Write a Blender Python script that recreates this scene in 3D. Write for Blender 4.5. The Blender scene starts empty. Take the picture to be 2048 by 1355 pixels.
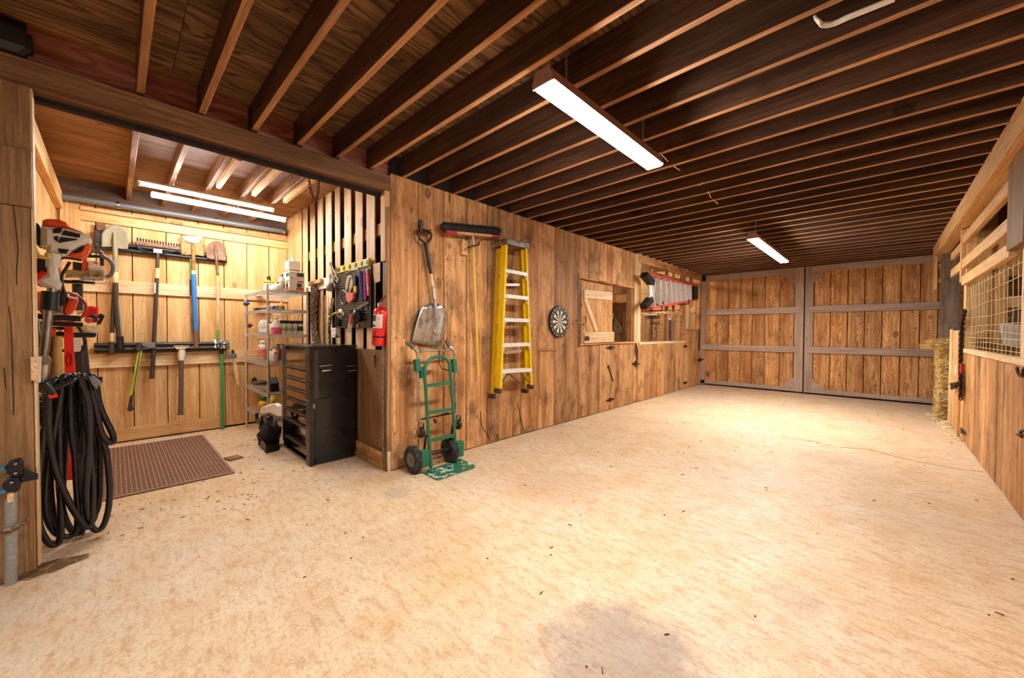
import bpy, math, random
from mathutils import Vector, Matrix
random.seed(7)
PI = math.pi
# ------------------------------------------------------------------ scene, camera, world, exposure
SC = bpy.context.scene
COL = SC.collection
SC.view_settings.view_transform = 'Standard'
SC.view_settings.look = 'None'
SC.view_settings.gamma = 1
SC.view_settings.use_curve_mapping = False
SC.view_settings.exposure = 0.08
try:
    SC.cycles.max_bounces = 7; SC.cycles.diffuse_bounces = 4; SC.cycles.glossy_bounces = 3
    SC.cycles.sample_clamp_indirect = 6.0; SC.cycles.use_denoising = True
    SC.cycles.caustics_reflective = False; SC.cycles.caustics_refractive = False
except Exception:
    pass
FPX = 767.1; CAM_H = 1.33
_y, _p, _r = [math.radians(a) for a in (43.937, -1.0, 0.237)]
FW = Vector((-math.sin(_y)*math.cos(_p), math.cos(_y)*math.cos(_p), math.sin(_p)))
RT = Vector((math.cos(_y), math.sin(_y), 0)); UP = RT.cross(FW)
RT, UP = math.cos(_r)*RT + math.sin(_r)*UP, math.cos(_r)*UP - math.sin(_r)*RT
EYE = Vector((0, 0, CAM_H))
cd = bpy.data.cameras.new('camera'); cd.sensor_width = 36; cd.lens = FPX/2048*36; cd.clip_start = .02
cam = bpy.data.objects.new('camera', cd); COL.objects.link(cam)
M = Matrix((RT, UP, -FW)).transposed().to_4x4(); M.translation = EYE
cam.matrix_world = M; SC.camera = cam
wd = bpy.data.worlds.new('world'); SC.world = wd; wd.use_nodes = True
wd.node_tree.nodes['Background'].inputs[0].default_value = (1, .86, .7, 1)
wd.node_tree.nodes['Background'].inputs[1].default_value = 0.03
LAMP = 178.0
BAY_LAMP = 205.0
# ------------------------------------------------------------------ measuring: where a sight line meets a real plane
def ray(px, py): return FW + RT*((px-1024)/FPX) - UP*((py-677.5)/FPX)
def on(ax, v, px, py):
    i = 'xyz'.index(ax); d = ray(px, py); return EYE + d*((v-EYE[i])/d[i])
def PX(x, px, py): return on('x', x, px, py)
def PY(y, px, py): return on('y', y, px, py)
def PZ(z, px, py): return on('z', z, px, py)
V = Vector
# ------------------------------------------------------------------ materials
def hexc(h):
    h = h.lstrip('#'); c = [int(h[i:i+2], 16)/255 for i in (0, 2, 4)]
    return tuple([(a/12.92 if a <= .04045 else ((a+.055)/1.055)**2.4) for a in c]) + (1,)
def newmat(name):
    m = bpy.data.materials.new(name); m.use_nodes = True
    nt = m.node_tree; b = nt.nodes['Principled BSDF']
    return m, nt, b
def N(nt, t, **k):
    n = nt.nodes.new(t)
    for a, v in k.items():
        if a.startswith('i_'):
            key = a[2:]
            n.inputs[int(key) if key.isdigit() else key.replace('_', ' ')].default_value = v
        else: setattr(n, a, v)
    return n
def ramp(nt, src, stops, interp='LINEAR'):
    r = nt.nodes.new('ShaderNodeValToRGB'); cr = r.color_ramp; cr.interpolation = interp
    while len(cr.elements) < len(stops): cr.elements.new(.5)
    for e, (p, c) in zip(cr.elements, stops):
        e.position = p; e.color = c if len(c) == 4 else (*c, 1)
    nt.links.new(src, r.inputs[0]); return r.outputs[0]
def mixc(nt, fac, a, b, mode='MIX'):
    n = nt.nodes.new('ShaderNodeMix'); n.data_type = 'RGBA'; n.blend_type = mode
    for s, v in ((0, fac), (6, a), (7, b)):
        if isinstance(v, (int, float)): n.inputs[s].default_value = v
        elif isinstance(v, tuple): n.inputs[s].default_value = v
        else: nt.links.new(v, n.inputs[s])
    return n.outputs[2]
def G1(v): return (v, v, v, 1)
def plain(name, col, rough=.5, metal=0, var=.12, scale=30, bump=0, coat=0):
    m, nt, b = newmat(name)
    c = hexc(col) if isinstance(col, str) else col
    tc = N(nt, 'ShaderNodeTexCoord'); nz = N(nt, 'ShaderNodeTexNoise', i_Scale=scale, i_Detail=4.0)
    nt.links.new(tc.outputs['Object'], nz.inputs['Vector'])
    f = ramp(nt, nz.outputs['Fac'], [(.3, G1(1-var)), (.7, G1(1+var*.5))])
    nt.links.new(mixc(nt, 1.0, c, f, 'MULTIPLY'), b.inputs['Base Color'])
    rr = ramp(nt, nz.outputs['Fac'], [(.3, G1(max(rough-.08, 0))), (.7, G1(min(rough+.08, 1)))])
    nt.links.new(rr, b.inputs['Roughness'])
    b.inputs['Metallic'].default_value = metal
    if coat: b.inputs['Coat Weight'].default_value = coat
    if bump:
        bp = N(nt, 'ShaderNodeBump', i_Strength=bump, i_Distance=.004)
        nt.links.new(nz.outputs['Fac'], bp.inputs['Height']); nt.links.new(bp.outputs[0], b.inputs['Normal'])
    return m
def worn(name, col, col2, rough=.5, metal=0, scale=12, lo=.5, hi=.6):
    """two-tone worn surface: paint or metal with rust, scuffs or dirt of their own shape"""
    m, nt, b = newmat(name)
    tc = N(nt, 'ShaderNodeTexCoord'); nz = N(nt, 'ShaderNodeTexNoise', i_Scale=scale, i_Detail=8.0, i_Roughness=.7)
    nt.links.new(tc.outputs['Object'], nz.inputs['Vector'])
    f = ramp(nt, nz.outputs['Fac'], [(lo, G1(0)), (hi, G1(1))])
    nt.links.new(mixc(nt, f, hexc(col), hexc(col2)), b.inputs['Base Color'])
    b.inputs['Roughness'].default_value = rough; b.inputs['Metallic'].default_value = metal
    return m
def wood(name, light, mid, dark, rough=.62, grain=1.0, knots=.5, stain=.5, rand=.35, cath=.5, knotcol=None, grey=0.0):
    """sawn board: length along local X; every object gets its own cut of the texture"""
    m, nt, b = newmat(name); L = nt.links.new
    tc = N(nt, 'ShaderNodeTexCoord'); oi = N(nt, 'ShaderNodeObjectInfo')
    off = N(nt, 'ShaderNodeVectorMath', operation='SCALE'); off.inputs[0].default_value = (37.1, 11.3, 5.7)
    L(oi.outputs['Random'], off.inputs['Scale'])
    add = N(nt, 'ShaderNodeVectorMath', operation='ADD'); L(tc.outputs['Object'], add.inputs[0]); L(off.outputs[0], add.inputs[1])
    def mp(s):
        n = N(nt, 'ShaderNodeMapping'); n.inputs['Scale'].default_value = s; L(add.outputs[0], n.inputs['Vector']); return n.outputs[0]
    warp = N(nt, 'ShaderNodeTexNoise', i_Scale=1.0, i_Detail=2.0); L(mp((1.3, 5, 5)), warp.inputs['Vector'])
    # knots
    vo = N(nt, 'ShaderNodeTexVoronoi', i_Scale=1.0, i_Randomness=.9); kv = N(nt, 'ShaderNodeMix', data_type='VECTOR'); kv.inputs[0].default_value = .06; L(mp((3.4, 5.6, .6)), kv.inputs[4]); L(warp.outputs['Color'], kv.inputs[5]); L(kv.outputs[1], vo.inputs['Vector'])
    kz = N(nt, 'ShaderNodeMath', operation='MULTIPLY'); kz2 = N(nt, 'ShaderNodeMath', operation='MULTIPLY_ADD'); kcs = N(nt, 'ShaderNodeSeparateColor'); L(vo.outputs['Color'], kcs.inputs[0]); L(kcs.outputs[2], kz2.inputs[0]); kz2.inputs[1].default_value = 1.3; kz2.inputs[2].default_value = .8; L(vo.outputs['Distance'], kz.inputs[0]); L(kz2.outputs[0], kz.inputs[1])
    kd = ramp(nt, kz.outputs[0], [(.02, G1(1)), (.08, G1(.6)), (.15, G1(.85)), (.24, G1(0))])
    kw = ramp(nt, vo.outputs['Distance'], [(.0, G1(1)), (.5, G1(0))])
    ks = N(nt, 'ShaderNodeSeparateColor'); L(vo.outputs['Color'], ks.inputs[0])
    kg = N(nt, 'ShaderNodeMath', operation='LESS_THAN'); L(ks.outputs[0], kg.inputs[0]); kg.inputs[1].default_value = knots*.55
    kr = N(nt, 'ShaderNodeMath', operation='MULTIPLY'); L(kg.outputs[0], kr.inputs[0]); kq = N(nt, 'ShaderNodeMath', operation='MULTIPLY_ADD'); L(ks.outputs[1], kq.inputs[0]); kq.inputs[1].default_value = .6; kq.inputs[2].default_value = .35; L(kq.outputs[0], kr.inputs[1])
    km = N(nt, 'ShaderNodeMath', operation='MULTIPLY'); L(kd, km.inputs[0]); L(kr.outputs[0], km.inputs[1])
    # cathedral rings bent round the knots
    sx = N(nt, 'ShaderNodeSeparateXYZ'); L(add.outputs[0], sx.inputs[0])
    a1 = N(nt, 'ShaderNodeMath', operation='MULTIPLY_ADD'); L(warp.outputs['Fac'], a1.inputs[0]); a1.inputs[1].default_value = 0.42
    ysum = N(nt, 'ShaderNodeMath', operation='ADD'); L(sx.outputs[1], ysum.inputs[0]); L(sx.outputs[2], ysum.inputs[1]); L(ysum.outputs[0], a1.inputs[2])
    a2 = N(nt, 'ShaderNodeMath', operation='MULTIPLY_ADD'); kwm = N(nt, 'ShaderNodeMath', operation='MULTIPLY'); L(kw, kwm.inputs[0]); L(kg.outputs[0], kwm.inputs[1]); L(kwm.outputs[0], a2.inputs[0]); a2.inputs[1].default_value = .13; L(a1.outputs[0], a2.inputs[2])
    sn = N(nt, 'ShaderNodeMath', operation='SINE'); ml = N(nt, 'ShaderNodeMath', operation='MULTIPLY'); L(a2.outputs[0], ml.inputs[0]); ml.inputs[1].default_value = 230*grain
    L(ml.outputs[0], sn.inputs[0])
    rings = ramp(nt, sn.outputs[0], [(.0, G1(0)), (.55, G1(.15)), (.95, G1(1))])
    fine = N(nt, 'ShaderNodeTexNoise', i_Scale=1.0, i_Detail=5.0, i_Roughness=.65); L(mp((2.0, 62*grain, 62*grain)), fine.inputs['Vector'])
    band = N(nt, 'ShaderNodeTexNoise', i_Scale=1.0, i_Detail=3.0); L(mp((.7, 9, 9)), band.inputs['Vector'])
    blot = N(nt, 'ShaderNodeTexNoise', i_Scale=1.0, i_Detail=6.0, i_Roughness=.65); L(mp((2.2, 3.2, 3.2)), blot.inputs['Vector'])
    lc, mc, dc = hexc(light), hexc(mid), hexc(dark)
    c = ramp(nt, band.outputs['Fac'], [(.36, mc), (.58, lc)])
    f1 = ramp(nt, fine.outputs['Fac'], [(.38, G1(.62)), (.58, G1(0))])
    c = mixc(nt, f1, c, mixc(nt, .7, mc, dc))
    rm = N(nt, 'ShaderNodeMath', operation='MULTIPLY'); L(rings, rm.inputs[0]); rm.inputs[1].default_value = cath
    c = mixc(nt, rm.outputs[0], c, mixc(nt, .75, mc, dc))
    bl = ramp(nt, blot.outputs['Fac'], [(.5, G1(0)), (.72, G1(stain))])
    c = mixc(nt, bl, c, dc)
    c = mixc(nt, km.outputs[0], c, hexc(knotcol) if knotcol else tuple([q*.8 for q in dc[:3]]+[1]))
    hs = N(nt, 'ShaderNodeHueSaturation'); L(c, hs.inputs['Color'])
    mr = N(nt, 'ShaderNodeMapRange'); L(oi.outputs['Random'], mr.inputs[0]); mr.inputs[3].default_value = 1-rand; mr.inputs[4].default_value = 1+rand*.55
    L(mr.outputs[0], hs.inputs['Value'])
    hs.inputs['Saturation'].default_value = 1-grey
    L(hs.outputs[0], b.inputs['Base Color']); b.inputs['Roughness'].default_value = rough
    b.inputs['Specular IOR Level'].default_value = .25
    bp = N(nt, 'ShaderNodeBump', i_Strength=.35, i_Distance=.004); L(fine.outputs['Fac'], bp.inputs['Height']); L(bp.outputs[0], b.inputs['Normal'])
    return m
def concrete(name, stains=()):
    m, nt, b = newmat(name); L = nt.links.new
    tc = N(nt, 'ShaderNodeTexCoord'); P = tc.outputs['Object']
    def nz(s, d=6, r=.6, mps=None):
        n = N(nt, 'ShaderNodeTexNoise', i_Scale=s, i_Detail=float(d), i_Roughness=r)
        if mps:
            q = N(nt, 'ShaderNodeMapping'); q.inputs['Scale'].default_value = mps; q.inputs['Rotation'].default_value = (0, 0, .25); L(P, q.inputs[0]); L(q.outputs[0], n.inputs['Vector'])
        else: L(P, n.inputs['Vector'])
        return n.outputs['Fac']
    c = ramp(nt, nz(.55, 4), [(.35, hexc('#d9c6b0')), (.65, hexc('#e6caa4'))])
    c = mixc(nt, ramp(nt, nz(2.6, 10, .7), [(.46, G1(0)), (.68, G1(.75))]), c, hexc('#d3aa78'))
    c = mixc(nt, ramp(nt, nz(9, 9, .78, (1, 2.5, 1)), [(.49, G1(0)), (.60, G1(.72))]), c, hexc('#c4966a'))
    c = mixc(nt, ramp(nt, nz(5, 9, .7), [(.28, G1(.5)), (.45, G1(0))]), c, hexc('#f2e4cc'))
    c = mixc(nt, ramp(nt, nz(1.1, 7, .72), [(.64, G1(0)), (.76, G1(.6))]), c, hexc('#94877e'))
    c = mixc(nt, ramp(nt, nz(55, 3, .6), [(.35, G1(.28)), (.5, G1(0))]), c, hexc('#8a6a48'))
    wob = nz(6, 8, .7)
    for (sx_, sy_, sr_, sa_, sc_) in stains:
        vd = N(nt, 'ShaderNodeVectorMath', operation='DISTANCE'); L(P, vd.inputs[0]); vd.inputs[1].default_value = (sx_, sy_, 0)
        q1 = N(nt, 'ShaderNodeMath', operation='MULTIPLY_ADD'); L(wob, q1.inputs[0]); q1.inputs[1].default_value = -sr_*3.2; L(vd.outputs['Value'], q1.inputs[2])
        c = mixc(nt, ramp(nt, q1.outputs[0], [(0, G1(sa_*.62)), (max(.01, sr_*.7), G1(0))]), c, hexc(sc_))
    L(c, b.inputs['Base Color'])
    L(ramp(nt, nz(4, 5), [(.3, G1(.42)), (.7, G1(.62))]), b.inputs['Roughness'])
    b.inputs['Specular IOR Level'].default_value = .45
    br = nz(1, 3, .6, (4, 170, 1))
    bp = N(nt, 'ShaderNodeBump', i_Strength=.3, i_Distance=.004); L(br, bp.inputs['Height'])
    bp2 = N(nt, 'ShaderNodeBump', i_Strength=.35, i_Distance=.006); L(nz(28, 6, .7), bp2.inputs['Height']); L(bp.outputs[0], bp2.inputs['Normal'])
    L(bp2.outputs[0], b.inputs['Normal'])
    return m
def emit(name, col, s):
    m, nt, b = newmat(name)
    b.inputs['Base Color'].default_value = (*col, 1); b.inputs['Emission Color'].default_value = (*col, 1); b.inputs['Emission Strength'].default_value = s
    return m
M_PLANK = wood('weathered_plank', '#e3ae78', '#c0854e', '#4c3020', knots=.75, stain=.85, rand=.34, cath=.32)
M_NEWPLANK = wood('fresh_plank', '#ecc48e', '#deac6c', '#a67340', knots=.3, stain=.25, rand=.14, cath=.35, knotcol='#7a4822')
M_TRIMW = wood('pale_batten', '#f2d8b0', '#dfbb8c', '#a0754a', knots=.35, stain=.35, rand=.2, cath=.3, knotcol='#8a5a30')
M_DOORPL = wood('door_plank', '#eab274', '#c9894e', '#4e2e1a', knots=1.1, stain=.55, rand=.2, cath=.6, grain=.8)
M_DOORTR = wood('grey_painted_board', '#bca595', '#ab9484', '#7d6757', knots=.04, stain=.2, rand=.08, cath=.08)
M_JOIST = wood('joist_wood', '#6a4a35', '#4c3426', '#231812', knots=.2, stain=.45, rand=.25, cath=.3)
M_JEDGE = wood('pale_joist_edge', '#cc9669', '#aa7850', '#5a3a26', knots=.1, stain=.35, rand=.2, cath=.1)  # joist bottom faces, in a paler tone than the joist sides
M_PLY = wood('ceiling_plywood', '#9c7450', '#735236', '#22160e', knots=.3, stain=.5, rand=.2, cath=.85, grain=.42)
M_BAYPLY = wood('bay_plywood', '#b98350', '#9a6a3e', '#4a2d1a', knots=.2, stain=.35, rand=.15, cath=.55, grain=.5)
M_HEADER = wood('header_beam', '#9f7550', '#7b583a', '#33231a', knots=.9, stain=.4, rand=.1, cath=.3)
M_PINK = wood('reddish_board', '#c58270', '#a66452', '#5a3026', knots=.1, stain=.35, rand=.1, cath=.6, grain=.5)
M_POST = wood('rough_post', '#a07a52', '#836243', '#40301f', knots=.15, stain=.45, rand=.12, cath=.15)
M_GREYP = wood('weathered_grey_post', '#917d68', '#756453', '#3c322a', knots=.2, stain=.5, rand=.1, cath=.3)
M_DARKW = plain('dark_backing', '#1d130d', .9)
def _st(px, py, r, a, c): p = PZ(0, px, py); return (p.x, p.y, r, a, c)
M_FLOOR = concrete('worn_concrete', [_st(1245, 1325, .16, .75, '#7c7270'), _st(1585, 1195, .07, .5, '#9c8f88'), _st(1290, 1280, .10, .4, '#a2938a'), _st(795, 985, .06, .5, '#8f857c'), _st(1120, 970, .20, .45, '#b78a5c'), _st(860, 1080, .18, .4, '#b39069'), _st(1100, 850, .10, .5, '#a08468'), _st(1660, 915, .14, .35, '#a89888')])
M_LAMP = emit('lamp_diffuser', (1, .965, .905), LAMP)
M_TUBE = emit('tube_light', (1, .965, .905), BAY_LAMP)
M_BLACK = plain('black_plastic', '#121214', .42)
M_BLKRUB = plain('black_rubber', '#19191a', .5, bump=.2, scale=120)
M_STEEL = plain('zinc_steel', '#a8a6a2', .35, 1)
M_ALU = worn('scuffed_aluminium', '#c9c6c1', '#8f8a84', .36, 1, scale=9)
M_WHITE = plain('white_plastic', '#e6e1d8', .4)
M_CREAM = worn('cream_plastic', '#d9d2c4', '#8d7a5c', .45, 0, scale=25, lo=.6, hi=.75)
M_ORANGE = plain('orange_plastic', '#e2491c', .38)
M_RED = plain('red_plastic', '#cf1f1c', .35)
M_GREYPL = plain('grey_metal_paint', '#77787a', .45, .3)
M_YEL = plain('yellow_fibreglass', '#e8bf0a', .4, var=.15)
M_RUST = worn('rusty_steel', '#4a2e20', '#1f1512', .75, .5, scale=40)
M_CHAIN = worn('bright_chain', '#b0a89b', '#5a5048', .35, .9, scale=60)
M_DKSTEEL = worn('dark_steel', '#3b3836', '#5f5a55', .45, .7, scale=20)
# ------------------------------------------------------------------ mesh helpers
class MB:
    def __init__(s): s.v = []; s.f = []; s.m = []; s.sm = []
    def add(s, vs, fs, mi=0, smooth=False):
        o = len(s.v); s.v += [V(a) for a in vs]; s.f += [tuple(i+o for i in f) for f in fs]
        s.m += [mi]*len(fs); s.sm += [smooth]*len(fs); return s
    def box(s, c, d, R=None, mi=0, taper=None):
        c = V(c); h = V(d)/2; vs = []
        for k in (-1, 1):
            for j in (-1, 1):
                for i in (-1, 1):
                    p = V((i*h.x, j*h.y, k*h.z))
                    if taper and k == 1: p.x *= taper; p.y *= taper
                    vs.append(c + (R @ p if R else p))
        return s.add(vs, [(0, 2, 3, 1), (4, 5, 7, 6), (0, 1, 5, 4), (2, 6, 7, 3), (0, 4, 6, 2), (1, 3, 7, 5)], mi)
    def bb(s, x, y, z, mi=0):
        return s.box(((x[0]+x[1])/2, (y[0]+y[1])/2, (z[0]+z[1])/2), (abs(x[1]-x[0]), abs(y[1]-y[0]), abs(z[1]-z[0])), None, mi)
    def rbox(s, c, d, r=.01, R=None, mi=0):
        """box with its vertical edges and its top and bottom rims chamfered"""
        c = V(c); hx, hy, hz = d[0]/2, d[1]/2, d[2]/2; r = min(r, hx*.9, hy*.9, hz*.9)
        rings = []
        for z, q in ((-hz, r), (-hz+r, 0), (hz-r, 0), (hz, r)):
            a, b = hx-q, hy-q; k = r*.7
            pts = [(a-k, -b), (a, -b+k), (a, b-k), (a-k, b), (-a+k, b), (-a, b-k), (-a, -b+k), (-a+k, -b)]
            rings.append([V((p[0], p[1], z)) for p in pts])
        vs = [c + (R @ p if R else p) for rg in rings for p in rg]; fs = []
        for k in range(3):
            for i in range(8): j = (i+1) % 8; fs.append((k*8+i, k*8+j, k*8+8+j, k*8+8+i))
        fs += [tuple(range(7, -1, -1)), tuple(range(24, 32))]
        return s.add(vs, fs, mi)
    def bar(s, p0, p1, w, t, side=(0, 0, 1), mi=0):
        """rectangular bar from p0 to p1: w across `side`, t across the third direction"""
        p0, p1 = V(p0), V(p1); x = (p1-p0); L = x.length; x.normalize(); sd = V(side); sd = (sd - x*sd.dot(x)).normalized(); n = x.cross(sd)
        R = Matrix((x, sd, n)).transposed()
        return s.box((p0+p1)/2, (L, w, t), R, mi)
    def cyl(s, p0, p1, r0, r1=None, n=12, mi=0, cap=True, smooth=True):
        p0, p1 = V(p0), V(p1); r1 = r0 if r1 is None else r1
        a = (p1-p0).normalized(); u = a.cross(V((0, 0, 1)) if abs(a.z) < .9 else V((1, 0, 0))).normalized(); w = a.cross(u)
        vs = []
        for p, r in ((p0, r0), (p1, r1)):
            for i in range(n): t = 2*PI*i/n; vs.append(p + u*(r*math.cos(t)) + w*(r*math.sin(t)))
        s.add(vs, [(i, (i+1) % n, n+(i+1) % n, n+i) for i in range(n)], mi, smooth)
        if cap: s.add(vs[:n][::-1], [tuple(range(n))], mi); s.add(vs[n:], [tuple(range(n))], mi)
        return s
    def tube(s, pts, r, n=8, closed=False, mi=0):
        pts = [V(p) for p in pts]; m = len(pts); vs = []; prev = None
        rr = r if isinstance(r, (list, tuple)) else [r]*m
        for k, p in enumerate(pts):
            if closed: t = pts[(k+1) % m]-pts[k-1]
            else: t = pts[min(k+1, m-1)]-pts[max(k-1, 0)]
            if t.length < 1e-9: t = V((0, 0, 1))
            t.normalize()
            if prev is None: u = t.cross(V((0, 0, 1)) if abs(t.z) < .9 else V((1, 0, 0)))
            else: u = prev - t*prev.dot(t)
            u.normalize(); prev = u; w = t.cross(u)
            for i in range(n): a = 2*PI*i/n; vs.append(p + u*(rr[k]*math.cos(a)) + w*(rr[k]*math.sin(a)))
        fs = []
        for k in range(m if closed else m-1):
            k2 = (k+1) % m
            for i in range(n): j = (i+1) % n; fs.append((k*n+i, k*n+j, k2*n+j, k2*n+i))
        s.add(vs, fs, mi, True)
        if not closed: s.add(vs[:n][::-1], [tuple(range(n))], mi); s.add(vs[-n:], [tuple(range(n))], mi)
        return s
    def lathe(s, o, axis, prof, n=20, mi=0, smooth=True):
        o = V(o); a = V(axis).normalized(); u = a.cross(V((0, 0, 1)) if abs(a.z) < .9 else V((1, 0, 0))).normalized(); w = a.cross(u); vs = []
        for r, h in prof:
            for i in range(n): t = 2*PI*i/n; vs.append(o + a*h + u*(r*math.cos(t)) + w*(r*math.sin(t)))
        fs = []
        for k in range(len(prof)-1):
            for i in range(n): j = (i+1) % n; fs.append((k*n+i, k*n+j, k*n+n+j, k*n+n+i))
        s.add(vs, fs, mi, smooth); s.add(vs[:n][::-1], [tuple(range(n))], mi); s.add(vs[-n:], [tuple(range(n))], mi)
        return s
    def prism(s, pts, vec, mi=0, inset=0):
        """polygon extruded by vec; with inset, its far and near faces are drawn in a little like a moulded edge"""
        pts = [V(p) for p in pts]; vec = V(vec); n = len(pts); c = sum(pts, V())/n
        if inset:
            k = min(inset/max(vec.length, 1e-6), .45)
            rg = [[c+(p-c)*(1-inset*1.2/max((p-c).length, .02)) for p in pts], [p+vec*k for p in pts], [p+vec*(1-k) for p in pts], [c+(p-c)*(1-inset*1.2/max((p-c).length, .02))+vec for p in pts]]
        else: rg = [pts, [p+vec for p in pts]]
        vs = [p for r in rg for p in r]; fs = []
        for q in range(len(rg)-1):
            for i in range(n): j = (i+1) % n; fs.append((q*n+i, q*n+j, q*n+n+j, q*n+n+i))
        fs += [tuple(range(n-1, -1, -1)), tuple(range((len(rg)-1)*n, len(rg)*n))]
        return s.add(vs, fs, mi)
    def surf(s, rows, thick=None, mi=0, smooth=True):
        """grid surface from rows of points; with thick it becomes a closed shell"""
        m, n = len(rows), len(rows[0]); vs = [V(p) for r in rows for p in r]
        fs = [(i*n+j, i*n+j+1, (i+1)*n+j+1, (i+1)*n+j) for i in range(m-1) for j in range(n-1)]
        if thick:
            t = V(thick); k = len(vs); vs2 = vs+[p+t for p in vs]
            fs2 = fs+[tuple(q+k for q in f[::-1]) for f in fs]
            e = [i for i in range(n)]+[i*n+n-1 for i in range(1, m)]+[(m-1)*n+j for j in range(n-2, -1, -1)]+[i*n for i in range(m-2, 0, -1)]
            for a, b in zip(e, e[1:]+e[:1]): fs2.append((b, a, a+k, b+k))
            return s.add(vs2, fs2, mi, smooth)
        return s.add(vs, fs, mi, smooth)
    def ball(s, c, r, n=12, m=8, mi=0, sc=(1, 1, 1)):
        c = V(c); vs = []
        for i in range(1, m):
            a = PI*i/m
            for j in range(n): b = 2*PI*j/n; vs.append(c+V((r*sc[0]*math.sin(a)*math.cos(b), r*sc[1]*math.sin(a)*math.sin(b), r*sc[2]*math.cos(a))))
        fs = [(i*n+j, (i+1)*n+j, (i+1)*n+(j+1) % n, i*n+(j+1) % n) for i in range(m-2) for j in range(n)]
        k = len(vs); vs += [c+V((0, 0, r*sc[2])), c-V((0, 0, r*sc[2]))]
        fs += [(k, j, (j+1) % n) for j in range(n)]+[(k+1, (m-2)*n+(j+1) % n, (m-2)*n+j) for j in range(n)]
        return s.add(vs, fs, mi, True)
    def ring(s, c, axis, R, r, n=20, k=8, mi=0):
        c = V(c); a = V(axis).normalized(); u = a.cross(V((0, 0, 1)) if abs(a.z) < .9 else V((1, 0, 0))).normalized(); w = a.cross(u)
        return s.tube([c+u*(R*math.cos(2*PI*i/n))+w*(R*math.sin(2*PI*i/n)) for i in range(n)], r, k, True, mi)
    def build(s, name, mat, parent=None, label=None, kind=None):
        me = bpy.data.meshes.new(name); off = wloc(parent)
        me.from_pydata([tuple(p-off) for p in s.v], [], s.f)
        mats = mat if isinstance(mat, (list, tuple)) else [mat]
        for q in mats: me.materials.append(q)
        me.polygons.foreach_set('material_index', s.m); me.polygons.foreach_set('use_smooth', s.sm); me.update()
        o = bpy.data.objects.new(name, me); COL.objects.link(o)
        if parent: o.parent = parent
        if label: o['label'] = label
        if kind: o['kind'] = kind
        return o
def wloc(o):
    p = V((0, 0, 0))
    while o is not None: p = p+o.location; o = o.parent
    return p
def tag(o, label, cat, group=None):
    o['label'] = label; o['category'] = cat
    if group: o['group'] = group
    return o
def thing(name, label, cat, loc, group=None):
    o = bpy.data.objects.new(name, None); COL.objects.link(o); o.location = V(loc); o.empty_display_size = .1
    return tag(o, label, cat, group)
def struct(name, loc=(0, 0, 0)):
    o = bpy.data.objects.new(name, None); COL.objects.link(o); o.location = V(loc); o['kind'] = 'structure'; return o
def board(name, p0, p1, w, t, side, mat, parent=None, ch=.003, mat2=None):
    """a sawn board with eased edges: its own object, local X along its length so that the grain runs with it"""
    p0, p1 = V(p0), V(p1); x = p1-p0; L = x.length; x.normalize(); sd = V(side); sd = (sd-x*sd.dot(x)).normalized(); n = x.cross(sd)
    hw, ht = w/2, t/2; c = min(ch, ht*.6, hw*.6); vs = []
    for xx in (-L/2, L/2):
        for a, b in ((-hw+c, -ht), (hw-c, -ht), (hw, -ht+c), (hw, ht-c), (hw-c, ht), (-hw+c, ht), (-hw, ht-c), (-hw, -ht+c)): vs.append((xx, a, b))
    fs = [(i, (i+1) % 8, 8+(i+1) % 8, 8+i) for i in range(8)]+[tuple(range(7, -1, -1)), tuple(range(8, 16))]
    me = bpy.data.meshes.new(name); me.from_pydata(vs, [], fs); me.materials.append(mat); me.update()
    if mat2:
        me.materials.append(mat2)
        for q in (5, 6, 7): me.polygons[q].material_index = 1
    o = bpy.data.objects.new(name, me); COL.objects.link(o)
    R = Matrix((x, sd, n)).transposed().to_4x4(); R.translation = (p0+p1)/2 - wloc(parent)
    o.matrix_basis = R
    if parent: o.parent = parent
    return o
def vb(name, x, y, z, mat, parent=None, ax='z', mat2=None):
    """axis-aligned board from extents, grain along ax"""
    c = V(((x[0]+x[1])/2, (y[0]+y[1])/2, (z[0]+z[1])/2)); d = V((abs(x[1]-x[0]), abs(y[1]-y[0]), abs(z[1]-z[0])))
    i = 'xyz'.index(ax); e = V((0, 0, 0)); e[i] = d[i]/2
    oth = [k for k in range(3) if k != i]; j = max(oth, key=lambda k: d[k]); k = [q for q in oth if q != j][0]
    sd = V((0, 0, 0)); sd[j] = 1
    return board(name, c-e, c+e, d[j], d[k], sd, mat, parent, mat2=mat2)
def spline(pts, n=8, closed=False):
    pts = [V(p) for p in pts]; m = len(pts); out = []
    rng = range(m) if closed else range(m-1)
    for i in rng:
        if closed: a, b, c, d = pts[(i-1) % m], pts[i], pts[(i+1) % m], pts[(i+2) % m]
        else: a, b, c, d = pts[max(i-1, 0)], pts[i], pts[i+1], pts[min(i+2, m-1)]
        for k in range(n):
            t = k/n; out.append(.5*((2*b)+(c-a)*t+(2*a-5*b+4*c-d)*t*t+(3*b-a-3*c+d)*t**3))
    if not closed: out.append(pts[-1])
    return out
def copytree(o, parent=None, loc=None):
    c = o.copy(); COL.objects.link(c)
    if parent: c.parent = parent
    if loc is not None: c.location = V(loc)
    for k in list(o.children): copytree(k, c)
    return c
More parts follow.
